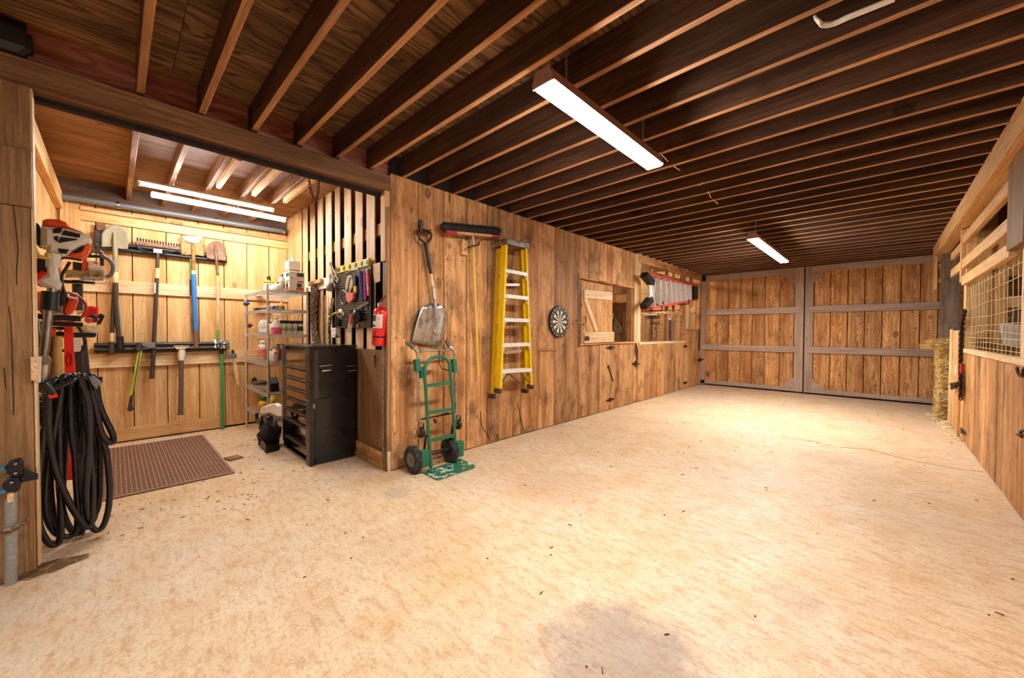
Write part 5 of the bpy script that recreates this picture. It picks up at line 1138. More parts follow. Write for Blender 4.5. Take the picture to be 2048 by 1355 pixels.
# ================================================================== ROLLER TOOL CHEST
cx0, cx1, cy0, cy1, cz1 = -4.985, -4.038, 1.337, 1.785, 1.185
t = thing('tool_chest', 'tall black steel tool chest with mirror dark drawers against the slat wall', 'tool chest', ((cx0+cx1)/2, (cy0+cy1)/2, 0))
M_CH = plain('black_enamel', '#0d0f11', .3, var=.3, scale=6, coat=.2); M_MIR = plain('mirror_bronze', '#8c7058', .10, 1, var=.1, scale=3)
mb = MB(); mb.bb((cx0, cx1-.004), (cy0+.035, cy1), (.07, cz1-.02)); mb.bb((cx0+.01, cx1-.01), (cy0+.05, cy1-.02), (0, .07)); mb.build('cabinet', M_CH, t)
mb = MB(); mb.rbox(((cx0+cx1)/2, (cy0+cy1)/2, cz1-.008), (cx1-cx0+.03, cy1-cy0+.03, .022), .006); mb.build('top', plain('top_sheet', '#4b4a4c', .25, .8), t, 'shiny grey top')
mb = MB(); mb.bb((cx0-.004, cx0+.14), (cy0+.012, cy0+.034), (.07, cz1-.022)); mb.build('stile', M_CH, t)
mb = MB(); mb.bb((cx1-.10, cx1+.002), (cy0-.012, cy0+.034), (.0, cz1-.022)); mb.build('stile', M_CH, t)
zs = [PY(cy0, 590, q).z for q in (697, 738, 760, 782, 804, 826, 848, 885, 908)]
for k in range(8):
    za, zb = zs[k+1]+.004, zs[k]-.004
    mb = MB(); mb.rbox(((cx0+.14+cx1-.10)/2, cy0+.022, (za+zb)/2), (cx1-cx0-.25, .02, zb-za), .004); d = mb.build('drawer', M_MIR, t)
    if k < 7:
        mb = MB(); mb.rbox(((cx0+.14+cx1-.10)/2, cy0-.002, za+.014), (cx1-cx0-.25, .028, .026), .006); mb.build('pull', M_DKSTEEL, d)
mb = MB(); mb.rbox(((cx0+cx1)/2, cy0+.022, .035), (cx1-cx0-.05, .02, .065), .004); mb.build('kick_plate', M_MIR, t)
# the side facing the aisle: two recessed handles, a lower panel, slots and lock
mb = MB(); mb.rbox((cx1, (cy0+cy1)/2+.01, .36), (.010, cy1-cy0-.06, .60), .004); mb.build('side_panel', M_CH, t)
mb = MB(); mb.rbox((cx1+.003, (cy0+cy1)/2+.01, .105), (.008, cy1-cy0-.05, .012), .003); mb.build('side_trim', M_CH, t)
for px in (650, 702):
    c = PX(cx1+.002, px, 736); mb = MB(); w2 = .058
    mb.prism([c+V((0, -.9*w2, .022)), c+V((0, w2, .028)), c+V((0, w2, -.02)), c+V((0, -.5*w2, -.028))], (.006, 0, 0)); mb.build('recess', plain('recess_black_%d' % px, '#050505', .6), t)
    mb = MB(); mb.tube([c+V((.008, -.95*w2, .022)), c+V((.008, w2, .030))], .005, 6); mb.tube([c+V((.010, -.55*w2, -.027)), c+V((.012, .9*w2, -.022))], .007, 6); mb.build('side_handle', M_ALU, t)
mb = MB()
for k in range(26): z = cz1-.06-k*.02; mb.bb((cx1-.003, cx1-.0005), (cy0+.035, cy0+.075), (z, z+.004))
mb.build('vent_slots', M_GREYPL, t, kind='stuff')
c = PX(cx1+.006, 628, 812); mb = MB(); mb.rbox(c, (.012, .02, .05), .003); mb.build('lock', M_STEEL, t)
# ================================================================== SLAT WALL: hung tools
K = lambda px, py, y=1.80: PY(y, px, py)
t = thing('white_rail_board', 'short white painted board screwed across the slats behind the chains', 'board', K(640, 560, YS-.012))
a, b = K(614, 578, YS-.012), K(676, 556, YS-.012); a.z = b.z = (a.z+b.z)/2
mb = MB(); mb.bar(a, b, .13, .020, (0, 0, 1)); mb.build('board', plain('white_painted_wood', '#e9e2d4', .6), t)
o = board('hanging_block', K(619, 568, YS-.045), K(643, 561, YS-.045), .05, .04, (0, 0, 1), M_NEWPLANK, t)
def hung_chain(label, pxs, L, W, r, mat, y=YS-.045, hook=True, spread=0):
    t = thing('hung_chain', label, 'chain', K(*pxs[0], y))
    for s_ in range(spread+1):
        mb = MB(); off = V((.028*(s_-spread/2), -.012*(s_ % 2), -.02*s_)); P = [K(*q, y)+off for q in pxs]; chain_geo(mb, P, L, W, r, 0, 8, 4); mb.build('chain_fall', mat, t)
    mb = MB(); p = K(*pxs[0], y); mb.tube([p+V((0, .03, .0)), p+V((0, -.02, 0)), p+V((0, -.025, .02))], .006, 6); mb.build('nail_hook', M_DKSTEEL, t)
    return t
hung_chain('heavy rusty bundle of chain hanging at the left of the slat wall', [(629, 568), (627, 610), (628, 650), (632, 676)], .062, .038, .0085, worn('old_chain', '#6a574b', '#ddd0bd', .45, .35, scale=45, lo=.44, hi=.56), spread=4)
hung_chain('yellow tinged chain hanging over the corner of the pegboard', [(667, 600), (662, 618), (661, 634)], .05, .03, .006, worn('yellow_chain', '#8d7f4a', '#e0d9b8', .5, .4, scale=40), spread=1)
hung_chain('pale chain falling behind the tool chest top', [(662, 630), (659, 650), (660, 672), (661, 688)], .05, .03, .007, worn('pale_chain', '#a39a80', '#4a4034', .5, .5, scale=40), y=YS-.05, spread=1)
t = thing('wood_dowels', 'pair of thin pale wooden rods standing behind the tool chest', 'rods', K(648, 700))
for px in (646, 651.5): mb = MB(); mb.cyl(K(px, 700, YS-.03), K(px-.5, 590, YS-.03), .010, n=8); mb.build('rod', M_TRIMW, t)
t = thing('pegboard', 'black slotted metal tool panel fixed on the slat wall', 'pegboard', K(705, 590, YS-.03))
x0_, x1_ = K(671, 600, YS-.035).x, K(742, 600, YS-.035).x; zt_ = K(738, 531, YS-.035).z; zb_ = K(738, 655, YS-.035).z
M_PEG = plain('pegboard_metal', '#2b2a2a', .35, .4)
mb = MB(); mb.bb((x0_, x1_), (YS-.035, YS-.028), (zb_, zt_)); mb.bb((x0_, x1_), (YS-.028, YS-.002), (zb_, zb_+.02)); mb.bb((x0_, x1_), (YS-.028, YS-.002), (zt_-.02, zt_)); mb.bb((x1_-.014, x1_), (YS-.028, YS-.002), (zb_, zt_)); mb.build('panel', M_PEG, t)
mb = MB(); nr = int((zt_-zb_)/.028)
for i in range(nr):
    for j in range(int((x1_-x0_)/.035)):
        mb.bb((x0_+.012+j*.035, x0_+.034+j*.035), (YS-.0372, YS-.0352), (zb_+.012+i*.028, zb_+.018+i*.028))
mb.build('slots', plain('slot_edge', '#8f8b86', .4, .4), t, kind='stuff')
YP = YS-.045
def kp(t, name, pts, th, mat, y=YP, inset=.003): mb = MB(); mb.prism([K(*p, y) for p in pts], (0, -th, 0), inset=inset); return mb.build(name, mat, t)
t = thing('spirit_level', 'yellow and black spirit level resting on top of the black tool panel', 'level', V(((x0_+x1_)/2+.1, YS-.02, zt_)))
lx0, lx1 = x0_+.10, x1_-.03; mb = MB(); mb.bb((lx0, lx1), (YS-.045, YS-.015), (zt_+.001, zt_+.075)); mb.build('body', plain('level_yellow', '#d7d04c', .4), t)
for f_ in (.04, .22, .42, .62, .80, .96): mb = MB(); c = V((lx0+(lx1-lx0)*f_, YS-.046, zt_+.038)); mb.lathe(c, (0, -1, 0), [(.026, 0), (.026, .003)], 12); mb.build('vial_window', M_BLACK, t)
t = thing('blue_tube', 'dark blue tube hanging at the right of the black tool panel', 'tube', K(724, 603, YP)); mb = MB(); mb.cyl(K(722, 543, YP-.02), K(724, 602, YP-.02), .022, n=12); mb.build('tube', plain('deep_blue', '#1c3f9c', .35), t)
t = thing('pink_tube', 'pink and purple striped tube beside the dark blue tube', 'tube', K(731, 598, YP)); mb = MB(); mb.cyl(K(729, 541, YP-.01), K(730.5, 600, YP-.01), .014, n=10); mb.build('tube', worn('pink_purple', '#c9527e', '#4a3f9a', .5, scale=40), t)
t = thing('red_level', 'thin pinkish red bar hanging at the edge of the black tool panel', 'bar', K(736, 592, YP)); mb = MB(); mb.bar(K(734.5, 538, YP), K(737, 590, YP), .03, .02, (1, 0, 0)); mb.build('bar', worn('coral_bar', '#d8566a', '#e9c6c0', .45, scale=30), t)
t = thing('utility_shears', 'long grey oval tool with black centre line hanging on the panel', 'shears', K(701, 580, YP))
kp(t, 'head', [(702, 550), (706, 553), (709.5, 562), (708, 575), (703, 585), (697, 586), (694, 575), (695, 562), (698, 553)], .02, M_ALU); kp(t, 'seam', [(703.5, 554), (705, 555), (699, 584), (697.5, 583)], .024, M_BLACK)
t = thing('red_pliers', 'pair of salmon red plastic handles below the grey oval tool', 'pliers', K(703, 600, YP)); kp(t, 'handle', [(696, 587), (712, 584), (711, 597), (704, 606), (699, 603)], .03, plain('salmon', '#e07a70', .5))
t = thing('yellow_cutter', 'small yellow knife on the black tool panel', 'knife', K(713, 580, YP)); kp(t, 'body', [(710, 572), (715, 571), (716, 580), (713, 587), (710, 582)], .02, plain('knife_yellow', '#d9b62c', .4)); kp(t, 'grip', [(709, 553), (715, 551), (715.5, 570), (710, 571)], .025, M_BLACK)
t = thing('hoop_clamp', 'thin oval silver hose clamp hanging on the panel', 'clamp', K(687, 595, YP))
mb = MB(); mb.tube([K(687+6.2*math.cos(q*PI/10), 594+13.5*math.sin(q*PI/10), YP) for q in range(20)], .006, 6, True); mb.tube([K(687, 581, YP), K(687, 590, YP)], .005, 6); mb.build('hoop', M_STEEL, t)
t = thing('tape_roll', 'grey roll of duct tape hanging beside the set squares', 'tape', K(663, 573, YP))
c = K(665, 574, YP-.03); mb = MB(); ax_ = V((-.55, -.8, .05)); mb.lathe(c, ax_, [(.035, 0), (.05, .0), (.05, .055), (.035, .055)], 18); mb.build('roll', plain('tape_grey', '#a79e92', .5), t); mb = MB(); mb.lathe(c, ax_, [(.034, -.001), (.034, .057)], 14); mb.build('core', M_POST, t)
mb = MB(); mb.cyl(c+V((0, .09, 0)), c, .008, n=6); mb.build('peg', M_STEEL, t)
def tri(label, P, w=.006):
    t = thing('set_square', label, 'square', K(*P[0], YP)); P3 = [K(*p, YP) for p in P]
    for a, b in zip(P3, P3[1:]+P3[:1]): mb = MB(); mb.bar(a, b, .03, .006, (1, 0, .2)); mb.build('arm', M_ALU, t)
tri('tall narrow silver set square pointing up left of the tool panel', [(660, 525), (677, 561), (668, 563)])
tri('smaller silver rafter square behind the grey tape roll', [(660, 549), (660, 566), (672, 566)])
t = thing('angle_grinder', 'angle grinder with a silver disc and yellow cord hanging on the panel', 'grinder', K(682, 640, YP))
c = K(683, 628, YP-.04); mb = MB(); mb.lathe(c, (.35, -.93, 0), [(.055, 0), (.058, .012), (.045, .02), (.016, .024)], 20); mb.build('disc_guard', M_ALU, t); mb = MB(); mb.cyl(K(678, 632, YP), K(677, 651, YP), .04, .045, 12); mb.build('body', M_BLACK, t); mb = MB(); mb.cyl(c+V((.006, -.022, 0)), c+V((.01, -.03, 0)), .014, n=10); mb.build('arbor', M_BLACK, t)
mb = MB(); mb.tube(spline([K(675, 625, YP), K(668, 627, YP), K(661, 635, YP), K(658, 646, YP)], 5), .012, 7); mb.build('cord', plain('yellow_cord', '#c9b63e', .5), t)
t = thing('small_battery', 'white and grey battery pack hanging under the grinder', 'battery', K(676, 675, YP)); kp(t, 'pack', [(672, 655), (680, 655), (680, 675), (672, 674)], .05, L3)
t = thing('heat_gun', 'salmon and white nozzle tool hanging low on the panel', 'heat gun', K(701, 662, YP)); mb = MB(); mb.cyl(K(704, 626, YP-.02), K(702, 646, YP-.02), .024, n=12); mb.build('body', plain('salmon_body', '#d97a70', .5), t); mb = MB(); mb.cyl(K(702, 646, YP-.02), K(699, 662, YP-.02), .026, .018, 12); mb.build('nozzle', M_WHITE, t); mb = MB(); mb.cyl(K(703, 622, YP-.02), K(704, 627, YP-.02), .03, n=10); mb.build('collar', M_DKSTEEL, t)
t = thing('cordless_drill', 'black drill with silver chuck hanging low on the right of the panel', 'drill', K(715, 640, YP)); crumple(K(715, 643, YP-.03), .06, .05, .065, amp=.22, seed=41).build('body', M_BLACK, t); mb = MB(); mb.cyl(K(709, 622, YP-.04), K(711, 632, YP-.04), .022, n=10); mb.cyl(K(716, 650, YP-.05), K(718, 656, YP-.05), .02, n=8); mb.build('chuck', M_STEEL, t)
t = thing('folding_arm_lamp', 'grey metal bracket arms slanting at the lower right of the panel', 'bracket', K(722, 618, YP)); mb = MB(); mb.bar(K(711, 620, YP), K(738, 604, YP), .024, .02, (0, 0, 1)); mb.bar(K(722, 612, YP), K(721, 628, YP), .03, .02, (1, 0, 0)); mb.bar(K(733, 609, YP), K(734, 622, YP), .01, .01, (1, 0, 0)); mb.build('arm', M_GREYPL, t)
t = thing('steel_ruler', 'thin bright bent steel bar framing the tools on the panel', 'ruler', K(719, 560, YP)); mb = MB(); mb.tube([K(690, 547, YP), K(705, 540, YP), K(716, 538, YP), K(719.5, 545, YP), K(720.5, 600, YP)], .005, 6); mb.build('bar', M_STEEL, t)
t = thing('scrap_plate', 'small pale plate nailed right of the tool panel', 'plate', K(751, 545, YS-.012)); mb = MB(); mb.prism([K(*p, YS-.012) for p in ((744, 529), (761, 524), (761, 562), (750, 566))], (0, -.006, 0)); mb.build('plate', M_TRIMW, t)
t = thing('hanging_tool_tip', 'thin dark drill bit hanging on the wall beside the tool chest', 'tool', K(749, 712, YS-.03)); mb = MB(); mb.cyl(K(749, 710, YS-.035), K(750, 735, YS-.035), .009, .004, 7); mb.cyl(K(749, 708, YS), K(749, 711, YS-.04), .006, n=6); mb.build('bit', M_DKSTEEL, t)
# ---- fire extinguisher
c = PY(1.745, 757, 690); c1 = PY(1.745, 761.5, 617); ax_ = (c1-c).normalized(); H_ = (c1-c).length; r = .062
t = thing('fire_extinguisher', 'red fire extinguisher with white label hanging beside the opening post', 'fire extinguisher', c)
mb = MB(); mb.lathe(c, ax_, [(r*.9, 0), (r, .01), (r, H_*.93), (r*.85, H_*.985), (r*.4, H_*1.03), (r*.35, H_*1.06)], 22); mb.build('cylinder', plain('extinguisher_red', '#d61f1d', .28, var=.05, coat=.3), t)
mb = MB(); mb.lathe(c+ax_*H_*.23, ax_, [(r*1.02, 0), (r*1.02, .014)], 22); mb.build('strap', M_BLACK, t)
u_ = ax_.cross(V((0, 1, 0))).normalized()
def curved(t, name, a0, a1, h0, h1, mat, rr=1.012):
    rows = []
    for i in range(8):
        a_ = a0+(a1-a0)*i/7; dn = V((math.cos(a_), math.sin(a_), 0)); rows.append([c+ax_*h0+dn*r*rr, c+ax_*h1+dn*r*rr])
    mb = MB(); mb.surf(rows); return mb.build(name, mat, t)
curved(t, 'paper_label', -1.9, -.1, H_*.47, H_*.84, M_WHITE); curved(t, 'label_picture', -1.85, -1.15, H_*.66, H_*.82, inkd, 1.018); curved(t, 'label_band', -1.85, -1.15, H_*.50, H_*.56, inkd, 1.018)
for k in range(6): curved(t, 'label_line', -.95, -.25, H_*(.50+.05*k), H_*(.512+.05*k), inkr if k % 2 else M_GREYPL, 1.018)
top = c+ax_*(H_*1.04)
mb = MB(); mb.cyl(top, top+ax_*.05, .018, n=10); mb.build('valve', M_STEEL, t)
mb = MB(); mb.lathe(top+ax_*.02+V((-.02, -.01, 0)), (-.5, -.85, 0), [(.022, 0), (.022, .012)], 12); mb.build('gauge', M_WHITE, t)
mb = MB(); mb.bar(top+ax_*.045+V((-.02, 0, 0)), top+ax_*.085+V((.085, 0, .02)), .02, .006, (0, 1, 0)); mb.build('lever', plain('lever_red', '#a9252c', .4), t)
mb = MB(); mb.bar(top+ax_*.03+V((-.01, 0, 0)), top+ax_*.02+V((.10, 0, -.015)), .022, .008, (0, 1, 0)); mb.build('carry_handle', plain('handle_red', '#c4373a', .4), t)
mb = MB(); mb.bar(c+ax_*H_*.8+V((0, r, 0)), c+ax_*H_*.8+V((0, YS-.001-c.y, 0)), .03, .02, (0, 0, 1)); mb.bb((c.x-.02, c.x+.04), (YS-.006, YS-.001), (c.z+.1, c.z+.42)); mb.build('wall_bracket', M_BLACK, t)
# ---- chain loop on the header
t = thing('header_chain', 'dark chain hanging in a loop from a clasp on the header beam', 'chain', PX(XL-.16, 613, 346))
q = lambda px, py: PX(XL-.17, px, py)
mb = MB(); chain_geo(mb, spline([q(618, 353), q(620, 375), q(626, 393), q(631, 399), q(635, 390), q(637, 372), q(638, 354)], 5), .036, .02, .0035, 0, 8, 4); mb.build('chain', M_RUST, t)
mb = MB(); mb.rbox(q(613, 349), (.05, .05, .04), .006); mb.bar(q(604, 351), q(640, 352), .016, .014, (0, 0, 1)); mb.cyl(q(606, 350), q(608, 352), .02, n=8); mb.bar(q(613, 349), q(613, 342), .03, .02, (1, 0, 0)); mb.build('clasp', M_DKSTEEL, t)
# ================================================================== NEAR LEFT: power tools and hose on the bay's near wall
B_ = lambda px, py, x=-3.60: PX(x, px, py)
def sil(t, name, pts, x, th, mat, inset=.01):
    mb = MB(); mb.prism([B_(p[0], p[1], x) for p in pts], (-th, 0, 0), inset=inset); return mb.build(name, mat, t)
def wallarm(t, x, y, z, name='wall_arm', r=.011):
    mb = MB(); mb.cyl((x, YB+.001, z), (x, y, z), r, n=8); mb.lathe((x, YB+.001, z), (0, 1, 0), [(.03, 0), (.03, .008)], 10); return mb.build(name, M_BLACK, t)
Z6 = lambda L: [(60+a/7.528, 420+b/7.528) for a, b in L]
t = thing('string_trimmer', 'big white and orange string trimmer hung engine up nearest the post', 'trimmer', B_(90, 760))
sil(t, 'engine_cover', Z6([(140, 400), (165, 230), (300, 240), (560, 270), (760, 320), (850, 350), (920, 415), (905, 460), (760, 560), (560, 660), (480, 690), (240, 650), (235, 560), (150, 530)]), -3.56, .17, M_CREAM, .025)
sil(t, 'top_cover', Z6([(170, 225), (185, 140), (260, 118), (430, 130), (540, 175), (565, 225), (600, 250), (790, 320), (760, 335), (560, 285), (300, 250)]), -3.575, .14, M_ORANGE, .02)
sil(t, 'fuel_tank', Z6([(560, 668), (650, 610), (760, 560), (850, 490), (895, 500), (905, 580), (860, 660), (760, 715), (640, 710)]), -3.575, .13, M_ORANGE, .02)
sil(t, 'tank_gap', Z6([(620, 640), (800, 530), (825, 535), (790, 620), (700, 650)]), -3.568, .04, M_BLACK, .002)
mb = MB()
for k in range(6): a_ = Z6([(355+k*18, 345), (385+k*18, 268)]); mb.bar(B_(*a_[0], -3.558), B_(*a_[1], -3.558), .006, .006, (1, 0, 0))
for k in range(12): a_ = Z6([(490+k*22, 375+k*3.5), (530+k*20, 305+k*5)]); mb.bar(B_(*a_[0], -3.558), B_(*a_[1], -3.558), .006, .006, (1, 0, 0))
for k in range(3): a_ = Z6([(375+k*16, 440+k*14), (385+k*16, 392)]); mb.bar(B_(*a_[0], -3.558), B_(*a_[1], -3.558), .006, .006, (1, 0, 0))
for k in range(11): a_ = Z6([(440+k*24, 490-k*4), (475+k*23, 405+k*3)]); mb.bar(B_(*a_[0], -3.558), B_(*a_[1], -3.558), .006, .006, (1, 0, 0))
for k in range(5): a_ = Z6([(425+k*3, 580+k*14), (590-k*8, 600+k*14)]); mb.bar(B_(*a_[0], -3.558), B_(*a_[1], -3.558), .004, .005, (1, 0, 0))
mb.build('cooling_slots', M_BLACK, t, kind='stuff')
sil(t, 'muffler_side', Z6([(85, 180), (130, 210), (150, 530), (100, 520), (78, 440)]), -3.58, .14, M_BLACK, .01)
mb = MB(); mb.tube([B_(*p) for p in Z6([(355, 660), (350, 760), (345, 860)])], [.036, .030, .028], 12); mb.build('drive_neck', M_CREAM, t)
sil(t, 'clutch_shroud', Z6([(270, 760), (400, 790), (405, 930), (440, 1030), (495, 1110), (470, 1170), (400, 1195), (300, 1190), (150, 1130), (90, 1075), (170, 1010), (250, 950)]), -3.575, .10, M_CREAM, .02)
mb = MB(); mb.cyl(B_(*Z6([(330, 1180)])[0]), B_(*Z6([(325, 1240)])[0]), .020, n=10); mb.build('ferrule', M_STEEL, t)
mb = MB(); mb.tube([B_(101, 583), B_(98, 620)], [.036, .038], 12); mb.build('foam_grip', M_BLACK, t)
mb = MB(); mb.tube([B_(97, 620), B_(91, 680), B_(86, 715), B_(84, 770), B_(84, 960)], .021, 12); mb.build('shaft', M_STEEL, t)
mb = MB(); mb.tube(spline([B_(*p) for p in Z6([(430, 800), (470, 730), (560, 720), (780, 760)])], 6), .006, 6); mb.tube(spline([B_(*p) for p in Z6([(600, 780), (540, 880), (480, 980), (490, 1140), (530, 1260)])], 6), .008, 6); mb.build('throttle_cable', M_BLACK, t)
mb = MB(); mb.tube(spline([B_(*p, -3.55) for p in Z6([(60, 560), (100, 650), (160, 700), (250, 710), (290, 700), (250, 660)])], 5), .012, 7); mb.build('harness_clip', worn('yellow_clip', '#c9b23a', '#ddd3bd', .5, scale=30), t)
wallarm(t, -3.66, B_(100, 640).y+.02, B_(98, 632).z)
# leaf blower behind it
t = thing('leaf_blower', 'orange leaf blower with black tube hanging behind the big trimmer shaft', 'blower', B_(140, 640, -4.0))
q4 = lambda L: [(60+a/6.778, 580+b/6.778) for a, b in L]
sil(t, 'fan_housing', q4([(440, 180), (500, 110), (520, 40), (630, 60), (640, 130), (610, 230), (560, 300), (480, 345), (440, 330)]), -3.95, .16, M_ORANGE, .02)
mb = MB(); mb.ring(B_(128, 614, -3.93), (1, 0, 0), .10, .008, 20, 6); mb.build('fan_ring', plain('dark_orange', '#a82f10', .5), t)
mb = MB(); mb.tube(spline([B_(*p, -3.93) for p in q4([(510, 85), (530, 40), (630, 55), (632, 110), (520, 90)])], 5), .007, 6); mb.build('handle_trim', M_WHITE, t)
sil(t, 'black_motor', q4([(310, 10), (440, 0), (480, 20), (490, 120), (440, 185), (310, 190)]), -3.9, .14, M_BLACK, .015)
sil(t, 'silver_body', q4([(305, 195), (440, 195), (445, 310), (300, 320)]), -3.9, .12, M_ALU, .01)
sil(t, 'side_housing', q4([(75, 30), (205, 20), (180, 270), (110, 270), (80, 200)]), -3.85, .12, M_ORANGE, .015)
wallarm(t, -3.98, B_(140, 620, -3.98).y-.04, B_(130, 600, -3.98).z)
# chainsaw further back
t = thing('chainsaw', 'white and orange chainsaw with curved front handle hanging behind the trimmer', 'chainsaw', B_(190, 560, -4.5))
sil(t, 'body', Z6([(560, 900), (860, 905), (880, 850), (1050, 845), (1120, 870), (1130, 990), (1090, 1010), (560, 980)]), -4.45, .16, M_WHITE, .015)
sil(t, 'engine_block', Z6([(640, 770), (830, 800), (840, 920), (640, 900)]), -4.47, .14, M_BLACK, .01); sil(t, 'orange_grip', Z6([(790, 730), (855, 700), (860, 850), (830, 930), (770, 930)]), -4.44, .15, M_ORANGE, .01)
sil(t, 'starter_cover', Z6([(865, 760), (1010, 765), (1045, 830), (1040, 890), (865, 880)]), -4.44, .13, L4, .01)
mb = MB(); mb.tube(spline([B_(*p, -4.45) for p in Z6([(900, 620), (1050, 625), (1090, 690), (1180, 740), (1240, 820), (1240, 920), (1200, 985), (1140, 1000)])], 6), .013, 8); mb.build('front_handle', M_GREYPL, t)
mb = MB(); mb.tube(spline([B_(*p, -4.47) for p in Z6([(880, 700), (910, 620), (1050, 640), (1080, 700), (1085, 840)])], 6), .013, 7); mb.tube([B_(*p, -4.47) for p in Z6([(840, 690), (1080, 700)])], .012, 7); mb.build('rear_guard', M_BLACK, t)
mb = MB(); mb.bar(B_(*Z6([(530, 955)])[0], -4.42), B_(*Z6([(1110, 965)])[0], -4.42), .055, .03, (0, 0, 1)); mb.build('guide_bar', worn('bar_cover', '#a78a58', '#5a4630', .6, scale=20), t)
mb = MB(); a, b = B_(*Z6([(520, 1010)])[0], -4.41), B_(*Z6([(1110, 1015)])[0], -4.41); mb.tube([a, b], .006, 6)
for k in range(18): p = a.lerp(b, .4+.6*k/18); mb.rbox(p+V((0, 0, -.015)), (.012, .012, .02), .003)
mb.build('saw_chain', M_WIRE, t)
mb = MB(); mb.tube([B_(*p, -4.41) for p in Z6([(520, 1100), (1140, 1105), (1150, 1060), (1130, 990)])], .003, 5); mb.build('wire_rest', M_STEEL, t)
wallarm(t, -4.5, B_(190, 550, -4.5).y, B_(190, 566, -4.5).z)
# hedge trimmer with red engine
t = thing('red_hedge_trimmer', 'red engined hedge trimmer with pale base standing out past the blower', 'hedge trimmer', B_(190, 670, -4.9))
sil(t, 'engine', q4([(735, 290), (780, 230), (800, 210), (925, 225), (920, 420), (870, 440), (800, 430), (740, 400)]), -4.85, .16, M_RED, .015)
mb = MB(); mb.lathe(B_(178, 640, -4.83), (1, 0, 0), [(.022, 0), (.025, .006), (.015, .015)], 12); mb.build('primer_dome', plain('pinkish', '#c9475a', .4), t)
sil(t, 'muffler', q4([(790, 370), (830, 325), (900, 335), (920, 400), (880, 430), (830, 400)]), -4.83, .08, M_DKSTEEL, .008)
sil(t, 'base', q4([(590, 490), (760, 470), (770, 480), (940, 488), (905, 575), (760, 585), (590, 560)]), -4.85, .14, worn('pale_base', '#e0d8a8', '#c0a050', .5, scale=8), .012)
sil(t, 'name_plate', q4([(775, 510), (900, 515), (885, 555), (775, 545)]), -4.845, .01, M_WHITE, .001)
sil(t, 'carburettor', q4([(620, 270), (700, 190), (760, 210), (730, 300), (640, 330)]), -4.86, .10, M_TRIMW, .01)
mb = MB(); mb.tube(spline([B_(*p, -4.85) for p in q4([(930, 460), (960, 400), (985, 350), (960, 335), (935, 380)])], 5), .012, 7); mb.build('pull_hook', M_BLACK, t)
wallarm(t, -4.92, B_(190, 670, -4.92).y, B_(190, 672, -4.92).z)
# horizontal rack arms
t = thing('long_hook_rack', 'set of long black padded hooks projecting from the bay wall', 'rack', B_(110, 660, -3.7))
for (a, b, x, r) in (((75, 630), (162, 637), -3.70, .018), ((98, 645), (166, 649), -3.85, .015), ((92, 665), (192, 669), -4.0, .014)):
    mb = MB(); p0 = B_(*a, x); p0.y = YB+.002; mb.tube([p0, B_(*b, x)], r, 9); mb.build('arm', M_BLACK, t)
# red plastic snow pusher handle and others hanging under the hooks
t = thing('red_snow_shovel', 'bright red plastic shovel hanging with its oval pull hole above the hose', 'shovel', B_(140, 940, -3.95))
sil(t, 'blade_back', [(128, 652), (146, 652), (147, 690), (152, 765), (152, 960), (118, 960), (130, 765), (128, 700)], -3.93, .03, plain('bright_red', '#ea2f20', .35), .006)
mb = MB(); mb.tube([B_(140+5.0*math.cos(q_*PI/9), 718+13*math.sin(q_*PI/9), -3.925) for q_ in range(18)], .005, 6, True); mb.build('pull_hole_rim', M_RED, t)
wallarm(t, -3.96, B_(137, 660, -3.96).y, B_(137, 656, -3.96).z)
t = thing('wooden_tool_shaft', 'yellowish wooden tool shaft with an orange edge strip hanging before the hose', 'tool', B_(112, 760, -3.8))
mb = MB(); mb.tube([B_(116, 672, -3.8), B_(114, 700, -3.8), B_(113, 900, -3.8)], .021, 10); mb.build('shaft', worn('yellowed_wood', '#c59a52', '#a87c3c', .6, scale=25), t)
mb = MB(); mb.bar(B_(103, 655, -3.82), B_(108, 780, -3.82), .035, .02, (0, 1, 0)); mb.build('orange_strip', M_ORANGE, t)
wallarm(t, -3.82, B_(114, 672, -3.8).y, B_(114, 676, -3.8).z)
t = thing('dark_blower_tube', 'long dark tube tool hanging near the tool wall corner behind the hose', 'tube', B_(166, 790, -4.6))
mb = MB(); mb.tube([B_(155, 560, -4.6), B_(156, 620, -4.6)], .030, 8); mb.tube([B_(160, 690, -4.6), B_(166, 750, -4.6), B_(168, 960, -4.6)], .04, 10); mb.build('tube', plain('dark_tube', '#2f2c2c', .5), t)
mb = MB(); mb.tube(spline([B_(155, 650, -4.4), B_(167, 670, -4.4), B_(170, 690, -4.4), B_(160, 703, -4.4), B_(152, 706, -4.4)], 6), .011, 7); mb.build('fuel_hose', M_BLACK, t)
mb = MB(); mb.rbox(B_(152, 690, -4.4), (.05, .05, .1), .01); mb.build('white_valve', M_WHITE, t)
wallarm(t, -4.6, B_(160, 700, -4.6).y, B_(160, 700, -4.6).z)
t = thing('red_fuel_can', 'reddish equipment with black straps half hidden behind the post edge', 'equipment', B_(82, 560, -3.9))
sil(t, 'red_body', [(71, 548), (82, 540), (95, 545), (92, 566), (78, 572), (71, 566)], -3.9, .12, M_RED, .01); sil(t, 'black_body', [(71, 515), (92, 517), (95, 542), (80, 540), (71, 546)], -3.9, .12, M_BLACK, .01)
sil(t, 'orange_base', [(71, 584), (92, 580), (90, 620), (72, 620)], -3.9, .12, M_ORANGE, .01)
wallarm(t, -3.95, B_(84, 560, -3.95).y, B_(84, 560, -3.95).z)
t = thing('white_strap_bundle', 'pale cords and black straps dangling behind the trimmer shaft', 'cords', B_(78, 700, -3.8))
